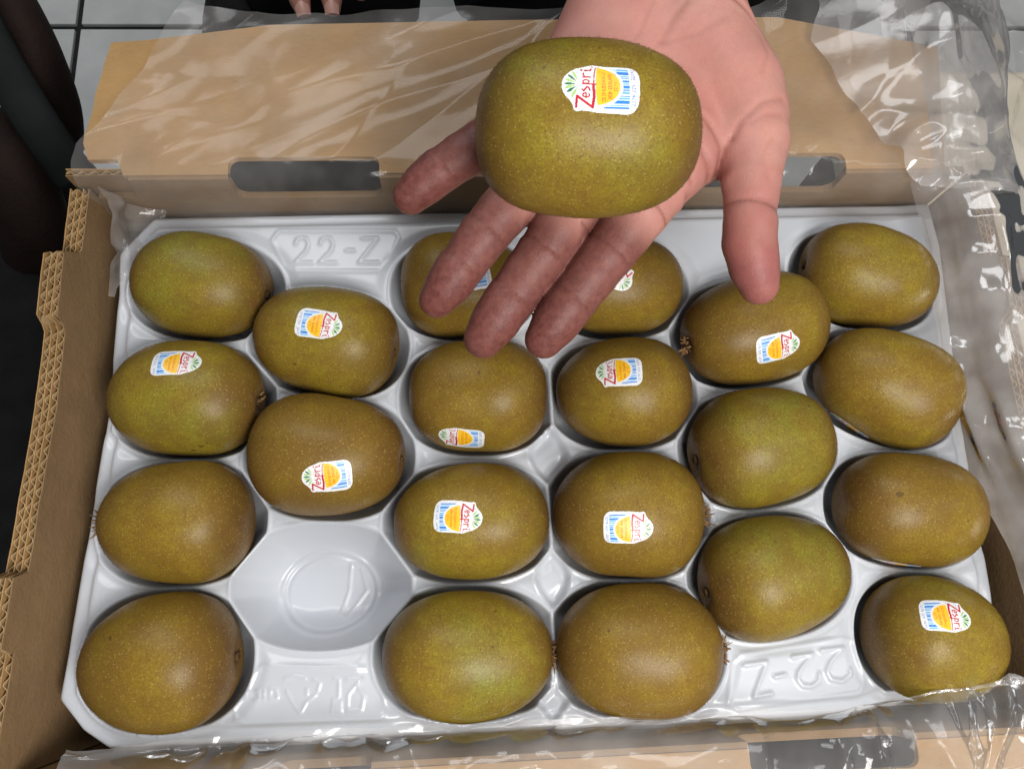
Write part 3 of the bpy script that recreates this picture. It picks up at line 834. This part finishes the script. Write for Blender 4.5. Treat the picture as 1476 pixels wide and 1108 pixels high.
def surface_nets(F, org, h):
    nx, ny, nz = F.shape; s = F < 0
    c = [(i, j, k) for i in (0, 1) for j in (0, 1) for k in (0, 1)]
    cnt = sum(s[i:nx - 1 + i, j:ny - 1 + j, k:nz - 1 + k].astype(np.int8) for i, j, k in c)
    act = (cnt > 0) & (cnt < 8); idx = -np.ones(act.shape, np.int64); ids = np.argwhere(act); idx[act] = np.arange(len(ids))
    pos = np.zeros((len(ids), 3)); num = np.zeros(len(ids))
    for i, j, k in c:
        for ax in range(3):
            q = [i, j, k]
            if q[ax]: continue
            q2 = list(q); q2[ax] = 1
            A = F[ids[:, 0] + q[0], ids[:, 1] + q[1], ids[:, 2] + q[2]]; B = F[ids[:, 0] + q2[0], ids[:, 1] + q2[1], ids[:, 2] + q2[2]]
            m = (A < 0) != (B < 0); t = np.where(m, A / np.where(m, A - B, 1), 0)
            p = np.tile(np.array(q, float), (len(ids), 1)); p[:, ax] += t
            pos[m] += p[m]; num[m] += 1
    pos = (ids + pos / num[:, None]) * h + org
    Q = []
    for ax in range(3):
        sl0 = [slice(1, n - 1) for n in F.shape]; sl1 = list(sl0); sl0[ax] = slice(0, F.shape[ax] - 1); sl1[ax] = slice(1, F.shape[ax])
        a, b = s[tuple(sl0)], s[tuple(sl1)]; e = np.argwhere(a != b); flip = a[a != b]
        e = e + np.array([0 if q == ax else 1 for q in range(3)])
        u, v = (ax + 1) % 3, (ax + 2) % 3
        def cell(du, dv):
            w = e.copy(); w[:, u] -= du; w[:, v] -= dv; return idx[w[:, 0], w[:, 1], w[:, 2]]
        q = np.stack([cell(1, 1), cell(0, 1), cell(0, 0), cell(1, 0)], 1)
        q = np.where(flip[:, None], q, q[:, ::-1]); Q.append(q[(q >= 0).all(1)])
    return pos, np.concatenate(Q)

def largest(v, f):
    lab = np.arange(len(v))
    while True:
        m = lab[f].min(1); new = lab.copy()
        for k in range(4): np.minimum.at(new, f[:, k], m)
        new = new[new]
        if (new == lab).all(): break
        lab = new
    keep = lab == np.bincount(lab).argmax(); g = f[keep[f].all(1)]; v, g, _ = compact(v, g); return v, g

def mesh_normals(v, f):
    n = np.zeros_like(v); a = np.cross(v[f[:, 2]] - v[f[:, 0]], v[f[:, 3]] - v[f[:, 1]])
    for k in range(4): np.add.at(n, f[:, k], a)
    return n / (np.linalg.norm(n, axis=1, keepdims=True) + 1e-12)

def relax(v, f, it, fac=0.5):
    e = np.concatenate([f[:, [0, 1]], f[:, [1, 2]], f[:, [2, 3]], f[:, [3, 0]]]); e = np.concatenate([e, e[:, ::-1]])
    deg = np.bincount(e[:, 0], minlength=len(v))[:, None]
    for _ in range(it):
        acc = np.stack([np.bincount(e[:, 0], v[e[:, 1], k], len(v)) for k in range(3)], 1); v = v + fac * (acc / deg - v)
    return v

def px_path(pts):
    """(px, py, z, r) rows -> list of (point, r)"""
    return [(at(x, y, z), r) for x, y, z, r in pts]

# skeleton of the open left hand: photo pixel, height and radius in cm
FING = {
 'little': [(592, 283, 9.0, .66), (615, 262, 9.25, .76), (642, 241, 9.5, .78), (690, 211, 9.75, .84), (748, 175, 9.6, .95), (800, 140, 9.5, 1.05)],
 'ring':   [(630, 432, 8.3, .66), (648, 408, 8.6, .80), (668, 380, 8.85, .82), (702, 333, 9.3, .88), (745, 284, 9.5, .94), (812, 205, 9.6, 1.05), (850, 150, 9.4, 1.1)],
 'middle': [(697, 488, 7.9, .72), (715, 461, 8.2, .86), (740, 424, 8.5, .87), (785, 362, 9.1, .93), (822, 305, 9.4, .98), (880, 215, 9.6, 1.1), (900, 150, 9.4, 1.1)],
 'index':  [(784, 489, 8.0, .70), (802, 464, 8.3, .84), (826, 431, 8.6, .87), (878, 364, 9.2, .94), (925, 303, 9.5, 1.02), (985, 228, 9.5, 1.15), (980, 150, 9.3, 1.2)],
 'thumb':  [(1094, 411, 9.0, .70), (1087, 386, 9.2, .86), (1080, 350, 9.5, .94), (1081, 305, 9.7, .90), (1084, 262, 9.8, 1.0), (1086, 205, 9.7, 1.28), (1066, 130, 9.5, 1.5), (1030, 70, 9.3, 1.5)],
}
PALM = [  # capsules: (px,py,z,r) pairs
 ((838, 150, 9.1, 1.15), (880, 30, 9.3, 1.55)), ((880, 185, 9.2, 1.2), (920, 40, 9.2, 1.4)), ((930, 195, 9.2, 1.25), (960, 40, 9.2, 1.4)),
 ((985, 215, 9.2, 1.3), (1000, 40, 9.2, 1.5)), ((815, 110, 9.2, 1.2), (880, 10, 9.4, 1.5)),
 ((1075, 165, 9.5, 1.45), (1020, 45, 9.4, 1.6)), ((1050, 215, 9.2, 1.05), (985, 215, 9.2, 1.2)), ((1055, 120, 9.7, 1.45), (1000, 60, 9.5, 1.4)),
 ((900, 30, 9.3, 1.5), (930, -110, 9.2, 1.7)), ((1010, 30, 9.3, 1.5), (1015, -110, 9.2, 1.9)), ((960, 0, 9.2, 1.6), (972, -110, 9.2, 1.8)),
]
FORE = [((950, -60, 9.2, 2.3), (990, -420, 8.0, 3.2)), ((1000, -60, 9.2, 2.2), (1010, -420, 8.0, 3.3))]
CREASE = [([(905, 70), (925, 45), (940, 10)], .03, .10), ([(950, 62), (1000, 60), (1040, 40)], .025, .10), ([(1090, 120), (1100, 90), (1090, 60)], .025, .09), ([(1110, 205), (1095, 230), (1105, 262)], .02, .08), ([(1120, 290), (1085, 283), (1050, 290)], .02, .07),
          ([(1124, 149), (1093, 159), (1066, 180), (1056, 198)], .05, .10), ([(1014, 172), (1030, 190), (1044, 208), (1047, 236)], .10, .11), ([(1056, 196), (1046, 215), (1038, 240)], .05, .09),
          ([(955, 60), (968, 32), (985, 14)], .035, .12), ([(1036, 256), (1022, 262), (998, 270)], .10, .10), ([(1011, 216), (1029, 236), (1037, 254)], .10, .10),
          ([(1092, 34), (1078, 20), (1050, 6), (1000, -2)], .10, .14), ([(1120, 172), (1100, 176), (1078, 186)], .03, .09), ([(1000, 255), (985, 235), (975, 215)], .05, .12)]
JOINTS = [('little', 2, .05), ('ring', 2, .055), ('ring', 3, .07), ('middle', 2, .06), ('middle', 3, .08), ('index', 2, .06), ('index', 3, .065), ('thumb', 3, .06), ('ring', 4, .05), ('index', 4, .045)]

def hand_field(P):
    fd = None; chains = {}
    for nm, pts in FING.items():
        pp = px_path(pts); d = None
        for (a, ra), (b, rb) in zip(pp[:-1], pp[1:]):
            q = cone(P, a, b, ra, rb); d = q if d is None else smin(d, q, 0.12)
        # pads: fleshy bulge on each segment's palm side
        for s in range(len(pp) - 2):
            if nm == 'thumb' and s > 4: break
            m = (pp[s][0] + pp[s + 1][0]) / 2 + np.array([0, 0, 0.10]); rr = min(pp[s][1], pp[s + 1][1])
            q = np.linalg.norm(P - m, axis=-1) - rr * 0.96; d = smin(d, q, 0.22)
        for (jn, ji, dep) in JOINTS:
            if jn != nm: continue
            J, r = pp[ji]; ax = pp[ji + 1][0] - pp[ji - 1][0]; ax = ax / np.linalg.norm(ax)
            R = P - J; s = R @ ax + 0.08 * np.sin((R @ np.array([0.8, 0.6, 0])) * 3)
            near = np.linalg.norm(R, axis=-1) < r * 1.7; up = smooth01((R[..., 2] / r + 0.15) / 0.5)
            d = d + near * up * (dep * np.exp(-(s / 0.065) ** 2) + 0.45 * dep * np.exp(-((s - 0.17) / 0.06) ** 2) - 0.35 * dep * np.exp(-((s + .35) / 0.25) ** 2))
        chains[nm] = d
    nb = None
    for nm in ('little', 'ring', 'middle', 'index', 'thumb'):
        nb = chains[nm] if nb is None else smin(nb, chains[nm], 0.11)
    pd = None
    for a, b in PALM:
        q = cone(P, at(*a[:3]), at(*b[:3]), a[3], b[3]); pd = q if pd is None else smin(pd, q, 0.75)
    fo = None
    for a, b in FORE:
        q = cone(P, at(*a[:3]), at(*b[:3]), a[3], b[3]); fo = q if fo is None else smin(fo, q, 0.8)
    d = smin(nb, smin(pd, fo, 0.9), 0.5)
    for pts, dep, w in CREASE:
        pl = [at(x, y, 10.6)[:2] for x, y in pts]; dd = poly_dist(P[..., :2], pl)
        d = d + dep * np.exp(-(dd / w) ** 2) * (P[..., 2] > 9.3) - 0.3 * dep * np.exp(-((dd - 0.3) / 0.2) ** 2) * (P[..., 2] > 9.3)
    # the fruit presses into the palm
    L = (P - HC) @ HR; a = HS
    rn = np.linalg.norm(L, axis=-1); q = (np.sum(np.abs(L / a) ** 2.2, -1) ** (1 / 2.2) - 1) * 2.7 - 0.03
    return -smin(-d, q, 0.15)

def cell_eval(fn, lo, hi, h):
    n = np.ceil((np.array(hi) - lo) / h).astype(int); ax = [lo[k] + h * np.arange(n[k]) for k in range(3)]
    out = np.full(n, 1.0)
    B = 24
    # evaluate only blocks close to the surface
    for i in range(0, n[0], B):
        for j in range(0, n[1], B):
            for k in range(0, n[2], B):
                sl = (slice(i, i + B), slice(j, j + B), slice(k, k + B)); a = [ax[q][sl[q]] for q in range(3)]
                c = np.array([[(x[0] + x[-1]) / 2 for x in a]]); rr = math.sqrt(sum((x[-1] - x[0]) ** 2 for x in a)) / 2
                dc = fn(c)[0]
                if dc > rr + 0.5: continue
                if dc < -rr - 0.6: out[sl] = -1.0; continue
                G = np.stack(np.meshgrid(*a, indexing='ij'), -1); out[sl] = fn(G)
    return out

# right hand resting on the lap: two fingertips in view
RZ = -13.0
RF = [[(436, 14, RZ, .62), (432, 0, RZ + .2, .74), (425, -30, RZ + .6, .80), (415, -75, RZ + .8, .88), (405, -120, RZ + .5, 1.0)],
      [(479, 12, RZ, .62), (478, -2, RZ + .2, .74), (474, -34, RZ + .6, .80), (468, -80, RZ + .8, .88), (455, -125, RZ + .5, 1.0)],
      [(395, -25, RZ, .60), (392, -38, RZ + .2, .72), (385, -65, RZ + .5, .8), (375, -100, RZ + .6, .88), (370, -135, RZ + .4, 1.0)],
      [(520, -10, RZ, .58), (520, -24, RZ + .2, .68), (516, -50, RZ + .5, .74), (508, -90, RZ + .6, .8), (500, -130, RZ + .4, .95)],
      [(350, -140, RZ, .7), (352, -165, RZ + .2, .85), (370, -200, RZ + .2, .95), (400, -240, RZ, 1.2)]]
def rhand_field(P):
    d = None
    for ch in RF:
        pp = px_path(ch); c = None
        for (a, ra), (b, rb) in zip(pp[:-1], pp[1:]):
            q = cone(P, a, b, ra, rb); c = q if c is None else smin(c, q, 0.12)
        d = c if d is None else smin(d, c, 0.06)
    pd = None
    for a, b in (((405, -120), (420, -240)), ((455, -125), (440, -240)), ((370, -135), (410, -240)), ((500, -130), (460, -240)), ((430, -240), (440, -420))):
        q = cone(P, at(*a, RZ + .2), at(*b, RZ - .2), 1.15, 1.6 if b[1] > -300 else 2.5); pd = q if pd is None else smin(pd, q, 0.7)
    return smin(d, pd, 0.35)

def build_person():
    B0 = np.array([4.0, 52.0, TZ + .4])
    r = empty('person', B0); tag(r, 'person in black clothes holding out one kiwifruit on an open left palm', 'person')
    pts = np.array([at(x, y, z) for ch in FING.values() for x, y, z, _ in ch] + [at(985, -200, 8.5)])
    lo = pts.min(0) - 2.2; hi = pts.max(0) + np.array([2.4, 0.5, 2.4])
    h = 0.082
    F = cell_eval(hand_field, lo, hi, h); v, f = largest(*surface_nets(F, lo, h)); v = relax(v, f, 2, 0.5)
    # skin colour by place: paler heel of the palm, redder thenar, fingers redder and darkened with painted shade, brownish knuckle lines
    n = mesh_normals(v, f)
    base = np.array([0.555, 0.272, 0.225]); C = np.tile(base, (len(v), 1))
    def blend(mask, col): C[:] = C * (1 - mask[:, None]) + np.array(col) * mask[:, None]
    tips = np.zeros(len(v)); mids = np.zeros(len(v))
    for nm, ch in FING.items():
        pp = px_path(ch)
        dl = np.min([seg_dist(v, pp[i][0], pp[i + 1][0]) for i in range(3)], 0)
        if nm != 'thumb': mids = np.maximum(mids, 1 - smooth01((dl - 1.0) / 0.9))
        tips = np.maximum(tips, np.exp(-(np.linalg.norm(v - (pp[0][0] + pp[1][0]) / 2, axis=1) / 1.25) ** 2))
    blend(mids * 0.9, (0.135, 0.040, 0.034)); blend(tips * 0.9, (0.100, 0.021, 0.019))  # red finger skin, with the shade over the fingers painted in
    th = np.exp(-(np.linalg.norm(v[:, :2] - at(1010, 110, 10.6)[:2], axis=1) / 2.3) ** 2)
    blend(th * 0.55, (0.48, 0.195, 0.155))
    for pos, s, k in (((1082, 345), 2.1, .95), ((1088, 400), 1.5, .7), ((870, 20), 1.6, .35), ((1040, 230), 1.0, .45)):
        blend(k * np.exp(-(np.linalg.norm(v[:, :2] - at(*pos, 10.4)[:2], axis=1) / s) ** 2), (0.27, 0.080, 0.076))
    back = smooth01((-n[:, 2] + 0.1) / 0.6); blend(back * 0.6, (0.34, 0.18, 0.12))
    fy = smooth01((v[:, 1] - 16.5) / 2.0); blend(fy * 0.7, (0.52, 0.31, 0.215))
    mott = vnoise(v, 0.9, 4, 3); C *= (1 + 0.10 * mott)[:, None]; blend((1 - mids) * 0.35 * smooth01(vnoise(v, 0.55, 14, 3) * 1.4 + 0.35), (0.40, 0.150, 0.120)); blend((1 - mids) * 0.25 * smooth01(vnoise(v, 0.7, 24, 3) * 1.6), (0.52, 0.31, 0.235)); C[:, 0] *= 1 + 0.04 * vnoise(v, 2.2, 9, 2)
    for (jn, ji, dep) in JOINTS:
        pp = px_path(FING[jn]); J, rj = pp[ji]; ax = pp[ji + 1][0] - pp[ji - 1][0]; ax = ax / np.linalg.norm(ax)
        R = v - J; s = R @ ax + 0.08 * np.sin((R @ np.array([0.8, 0.6, 0])) * 3)
        blend((np.linalg.norm(R, axis=1) < rj * 1.7) * 0.60 * np.exp(-(s / 0.065) ** 2) * (n[:, 2] > 0.1), (0.13, 0.042, 0.032))
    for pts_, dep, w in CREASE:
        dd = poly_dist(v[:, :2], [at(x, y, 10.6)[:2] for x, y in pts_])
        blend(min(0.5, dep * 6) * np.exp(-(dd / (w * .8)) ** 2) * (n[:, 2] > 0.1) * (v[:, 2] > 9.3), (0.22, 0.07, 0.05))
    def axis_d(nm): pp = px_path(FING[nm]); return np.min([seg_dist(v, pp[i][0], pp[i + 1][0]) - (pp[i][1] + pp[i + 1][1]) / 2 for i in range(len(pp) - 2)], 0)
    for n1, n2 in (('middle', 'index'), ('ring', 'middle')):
        d1, d2 = axis_d(n1), axis_d(n2); blend(0.75 * np.exp(-(np.maximum(d1, d2) / 0.16) ** 2) * (np.abs(d1 - d2) < 0.2), (0.10, 0.035, 0.028))  # shade in the gap between fingers, painted as a dark line
    # right hand, same body mesh
    pr = np.array([at(x, y, z) for ch in RF for x, y, z, _ in ch] + [at(440, -400, RZ)])
    lo2 = pr.min(0) - 2.6; hi2 = pr.max(0) + 2.6; h2 = 0.16
    F2 = cell_eval(rhand_field, lo2, hi2, h2); v2, f2 = largest(*surface_nets(F2, lo2, h2)); v2 = relax(v2, f2, 2, 0.5)
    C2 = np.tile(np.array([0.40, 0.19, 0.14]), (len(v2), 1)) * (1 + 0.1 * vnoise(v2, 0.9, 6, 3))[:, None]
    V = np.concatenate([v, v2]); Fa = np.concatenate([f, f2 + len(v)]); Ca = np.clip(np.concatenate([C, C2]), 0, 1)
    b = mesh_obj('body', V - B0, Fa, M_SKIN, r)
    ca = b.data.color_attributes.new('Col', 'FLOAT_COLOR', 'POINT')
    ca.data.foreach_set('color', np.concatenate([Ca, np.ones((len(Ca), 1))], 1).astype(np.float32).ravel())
    # the arms run on inside the sleeves and meet in the chest: one closed body
    bm = bmesh.new(); bm.from_mesh(b.data)
    be = [e for e in bm.edges if e.is_boundary]; split = at(700, -300, 0)[0]
    eL = [e for e in be if e.verts[0].co.z > (0.0 - B0[2] * U) - 0.02]; eR = [e for e in be if e not in set(eL)]
    def mid(es): return np.mean([np.array(v.co) for e in es for v in e.verts], 0) / U + B0
    mL, mR = mid(eL), mid(eR); kc = at(800, -30, -26)
    path = smooth_path([mL + [0.1, 2.5, 0], mL + [2, 14, -1], mL + [6, 30, 8], kc + [0, 50, 44], mR + [-4, 34, 30], mR + [-1, 14, 3], mR + [0, 2.5, 0]], 5)
    q = np.interp(np.linspace(0, 1, len(path)), [0, .25, .4, .5, .6, .75, 1], [2.9, 3.6, 4.5, 7, 4.5, 3.4, 2.6])
    tv, tf = tube(path, q, 24); tf = [g for g in tf if len(g) == 4]
    bv = [bm.verts.new(Vector(((p - B0) * U).tolist())) for p in tv]; bm.verts.index_update()
    cl = bm.verts.layers.float_color.get('Col')
    for q_ in bv:
        if cl: q_[cl] = (0.46, 0.26, 0.19, 1)
    for g in tf: bm.faces.new([bv[i] for i in g])
    bm.edges.ensure_lookup_table()
    def ring(k): return [bm.edges.get((bv[k * 24 + i], bv[k * 24 + (i + 1) % 24])) for i in range(24)]
    for es, k in ((eL, 0), (eR, len(path) - 1)):
        try: bmesh.ops.bridge_loops(bm, edges=es + ring(k))
        except Exception as ex: print('bridge', ex)
    bmesh.ops.recalc_face_normals(bm, faces=bm.faces)
    for g in bm.faces: g.smooth = True
    bm.to_mesh(b.data); bm.free()
    # nails of the two fingertips on the lap
    for ch in RF[:2]:
        pp = px_path(ch); a, bb = pp[0][0], pp[1][0]; d = (a - bb) / np.linalg.norm(a - bb); s = np.cross(d, [0, 0, 1.0]); s /= np.linalg.norm(s); up = np.cross(s, d)
        VV = []
        for i in range(7):
            for j in range(7):
                u = (i / 6 - 0.5) * 1.0; w = (j / 6 - 0.5) * 2
                VV.append(a + d * (u * 1.05 + 0.12) + s * (0.50 * w) + up * (0.70 - 0.30 * w * w - 0.26 * max(0, u) ** 2 - .02) - B0)
        mesh_obj('nail', VV, grid_faces(7, 7), M_NAIL, r)
    # black trousers: lap and thighs beyond the flap; black sleeves and jumper
    def cloth(name, paths):
        vs, fs, n = [], [], 0
        for path, rr in paths:
            p = smooth_path(path, 8); q = np.interp(np.linspace(0, 1, len(p)), np.linspace(0, 1, len(rr)), rr)
            v, f = tube(p, q, 28); v = v + (vnoise(v, 0.18, 8, 3) * 0.8)[:, None] * np.array([1, 1, 1.0])
            vs.append(v); fs += [tuple(i + n for i in g) for g in f]; n += len(v)
        return mesh_obj(name, np.concatenate(vs) - B0, fs, M_BLACK, r)
    k1 = at(480, -20, -24); k2 = at(800, -30, -26); k3 = at(1150, 0, -26)
    cloth('trousers', [([k1 + [0, -1, -3], k1 + [-0.5, 10, 0], k1 + [4, 38, 2]], [7.5, 9.5, 11]), ([k3 + [0, -1, -6], k3 + [0, 10, 0], k3 + [-6, 38, 2]], [12.5, 13, 12]),
                       ([k2 + [0, 2, -8], k2 + [0, 12, -4], k2 + [-2, 38, 0]], [9, 11, 12]),
                       ([k1 + [-3, 2, -4], k1 + [-8, -2, -26], k1 + [-9, -3, TZ + 25]], [9, 11, 10]), ([k3 + [0, 3, -5], k3 + [1, 4, -26], k3 + [2, 6, TZ + 26]], [8, 7, 6])])  # first lower leg is added, set wide to darken the far slot
    cloth('jumper', [([mL + [0, 3.5, 0], mL + [2, 14, -1], mL + [6, 30, 8], kc + [0, 50, 44]], [4.6, 5.6, 7.0, 11]),
                     ([mR + [0, 3.5, 0], mR + [-1, 14, 3], mR + [-4, 34, 30], kc + [0, 50, 44]], [4.2, 5.4, 7.0, 11]),
                     ([k2 + [0, 44, -6], k2 + [0, 48, 20], k2 + [0, 52, 50], k2 + [0, 53, 76]], [17, 18, 19, 12])])
build_person()

# ------------------------------------------------------------------ clear plastic liner
def ridged(P, seed, ang, along, across, sharp=1.0, warp=0.5):
    """creases running along direction ang: 0..1, sharp crest lines, flat facets between"""
    a = rad(ang); w = vnoise(P, 0.15, seed + 5, 2) * warp
    u = (P[..., 0] * math.cos(a) + P[..., 1] * math.sin(a)) * along
    t = (-P[..., 0] * math.sin(a) + P[..., 1] * math.cos(a) + w) * across
    n = vnoise(np.stack([u, t], -1), 1.0, seed, 1)
    return 1 - np.clip(np.abs(n) * 1.8, 0, 1) ** sharp

def fold_field(P, seed, dirs, amp, lam, warp=0.8, stretch=5.0):
    """sum of crease families: dirs = (direction across the crease, spread, weight)"""
    rng = np.random.default_rng(seed); h = np.zeros(P.shape[:-1])
    for (ang, sp, w) in dirs:
        for k in range(2):
            L = lam * rng.uniform(0.6, 1.5)
            g = np.clip(vnoise(P, 0.14, seed + 10 + k, 2) * 1.6 + 0.5, 0, 1)
            h += w * amp * g * ridged(P, seed + 3 * k + int(ang), ang - 90 + rng.normal() * sp, 1 / (L * stretch), 1 / L, 1.0, warp)
    return h

LINER = empty('plastic_liner', (0, 0, 0)); tag(LINER, 'crumpled clear plastic liner draped over the box rim and far flap', 'liner')
def film(name, prof, ts, fold, amp_fn, nu, nv, keep_fn=None):
    """prof: list of (offset, z) across; ts: along coordinate range; fold(P2)->height"""
    prof = np.array(prof, float); s = np.concatenate([[0], np.cumsum(np.linalg.norm(np.diff(prof, axis=0), axis=1))])
    return prof, s

def sheet(fn, Ug, Vg, fold, veil=0.13, shine=1.0):
    base = fn(Ug, Vg)
    du = np.gradient(base, axis=0); dv = np.gradient(base, axis=1); n = np.cross(du, dv); n /= np.linalg.norm(n, axis=-1, keepdims=True) + 1e-9
    n *= np.sign(n[..., 2:3] + 1e-6)
    X = base + n * fold(Ug, Vg)[..., None]
    o = mesh_obj('film_sheet', X.reshape(-1, 3), grid_faces(*Ug.shape), M_FILM, LINER); o['veil'] = float(veil); o['shine'] = float(shine); return o

def st_grid(nu, nv): return np.meshgrid(np.linspace(0, 1, nu), np.linspace(0, 1, nv), indexing='ij')
def edge(t, sc, seed): return vnoise(np.stack([t, t * 0], -1), sc, seed, 3)

def polyprof(pts):
    pts = np.array(pts, float); s = np.concatenate([[0], np.cumsum(np.linalg.norm(np.diff(pts, axis=0), axis=1))])
    def g(t):
        t = np.clip(t, 0, s[-1]); out = np.stack([np.interp(t, s, pts[:, 0]), np.interp(t, s, pts[:, 1])], -1)
        w = 0.35; o2 = [np.stack([np.interp(np.clip(t + d, 0, s[-1]), s, pts[:, k]) for k in (0, 1)], -1) for d in (-w, -w / 2, w / 2, w)]
        return (out + sum(o2)) / 5
    return g, s[-1]

def build_film():
    # far sheet: from behind the tray up the far wall and out over the flap
    g, L = polyprof([(11.75, -1.2), (11.95, 1.2), (12.1, 2.55), (14.0, 2.75), (20.3, 2.95), (22.5, 2.6)])
    def fn(u, v): q = g(v); return np.stack([u, q[..., 0], q[..., 1]], -1)
    def fold(u, v):
        P = np.stack([u, v], -1)
        rt = smooth01((u - 7) / 6); cr = np.exp(-((v - 3.2) / 1.7) ** 2)
        lf = 1 - rt
        h = fold_field(P, 21, [(126, 5, 1.0), (118, 7, 0.8)], 0.22, 2.0, 0.3, 9.0) * (0.35 + 0.65 * lf)
        h += fold_field(P, 33, [(20, 40, 1.0), (95, 40, 1.0), (150, 30, .8)], 0.28, 3.0, 0.4, 2.2) * (0.06 + 0.9 * rt + 0.5 * cr + 0.5 * smooth01((-u - 15) / 3))
        h += 0.10 * vnoise(P, 0.10, 12, 1)
        return np.maximum(h + 0.22, -0.12)
    topv = lambda u: 12.0 + 0.75 * vnoise(np.stack([u, u * 0], -1), 0.30, 14, 2) + 1.2 * smooth01((u - 9) / 4)
    S_, T_ = st_grid(340, 130)
    V_ = T_ * topv(-19 + 42 * S_)
    left = -19.8 + np.where(V_ > 5, (V_ - 5) * 0.52, 0) - 0.5 * np.exp(-((V_ - 4) / 1.2) ** 2) + 0.25 * edge(V_, 0.7, 77)
    sheet(fn, left + (23.4 - left) * S_, V_, fold, 0.09, 0.45)
    # right sheet: rises off the tray edge, over the right wall, and hangs outside
    g2, L2 = polyprof([(18.5, 0.85), (19.1, 1.6), (19.9, 2.9), (21.4, 3.3), (22.9, 2.9), (23.3, 1.0), (23.5, -4.0)])
    def fn2(u, v):
        q = g2(v); sl = (u + 2) * 0.02 + 0.9 * smooth01((2 - u) / 10)
        return np.stack([q[..., 0] + sl * 0.6 - 0.15 * np.sin(u * 0.6), u, q[..., 1] - 0.4 * smooth01((-4 - u) / 6)], -1)
    def fold2(u, v):
        P = np.stack([u, v], -1)
        h = fold_field(P, 51, [(90, 5, 1.0), (80, 8, 0.9), (98, 8, .8)], 0.42, 1.1, 0.5, 6.0)
        h += fold_field(P, 61, [(10, 40, 1.0), (50, 35, 1.0)], 0.16, 1.6, 0.5, 2.0)
        return h + 0.12 * vnoise(P, 0.2, 15, 2)
    S_, T_ = st_grid(340, 130); U_ = -13.5 + 36 * S_
    lo_ = 0.35 + 0.5 * edge(U_, 0.25, 18) + 1.6 * smooth01((-2 - U_) / 6)
    sheet(fn2, U_, lo_ + (L2 - lo_) * T_, fold2, 0.28, 2.4)
    # far right corner, loose upper layer
    def fn3(u, v): return np.stack([u + 0.15 * v, 12.5 + v * 1.0, 3.4 + 0.12 * v - 0.05 * (u - 18) ** 2], -1)
    def fold3(u, v):
        P = np.stack([u, v], -1)
        return fold_field(P, 71, [(60, 30, 1.0), (140, 25, 1.0), (5, 20, .9)], 0.50, 2.4, 0.5, 2.4) + 0.2 * vnoise(P, 0.15, 19, 1)
    S_, T_ = st_grid(130, 140); V_ = -2 + 13.5 * T_
    lo_ = 13.2 + 1.0 * edge(V_, 0.35, 23) + 0.55 * np.clip(6.5 - V_, 0, 9)
    sheet(fn3, lo_ + (23.6 - lo_) * S_, V_, fold3, 0.17, 1.6)
    # near sheet
    g4, L4 = polyprof([(-11.0, 0.8), (-11.8, 0.95), (-12.4, 1.85), (-13.4, 2.1), (-18, 2.1)])
    def fn4(u, v): q = g4(v); return np.stack([u, q[..., 0] + 0.5 * smooth01((u - 8) / 12) - 0.25, q[..., 1]], -1)
    def fold4(u, v):
        P = np.stack([u, v], -1); cr = 0.5 + 0.8 * smooth01((-u - 14) / 3) + 0.7 * smooth01((u - 9) / 5)
        h = fold_field(P, 81, [(70, 20, 1.0), (150, 30, 0.8), (20, 25, .8)], 0.50, 1.5, 0.4, 2.2) * cr + 0.15 * vnoise(P, 0.2, 25, 2)
        return np.maximum(h + 0.2, -0.1)
    S_, T_ = st_grid(340, 90); U_ = -19.0 + 40.5 * S_
    lo_ = 0.3 + 0.5 * edge(U_, 0.35, 27)
    sheet(fn4, U_, lo_ + (L4 - lo_) * T_, fold4, 0.17, 1.1)
    # gathered bit in the far left corner and along the left wall
    def fn5(u, v): return np.stack([-20.2 + v, 12.0 - u, -1.0 + 3.0 * np.exp(-v / 0.8) * np.exp(-u / 4.0)], -1)
    def fold5(u, v):
        P = np.stack([u, v], -1); return fold_field(P, 91, [(45, 40, 1.0), (110, 30, 1.0), (0, 20, 1.0)], 0.45, 1.2, 0.4, 2.0)
    S_, T_ = st_grid(70, 44); U_ = 4.6 * S_
    sheet(fn5, U_, T_ * (0.15 + np.clip(2.4 - 0.5 * U_, 0, 9) + 0.3 * edge(U_, 1.3, 44)), fold5, 0.2)
build_film()
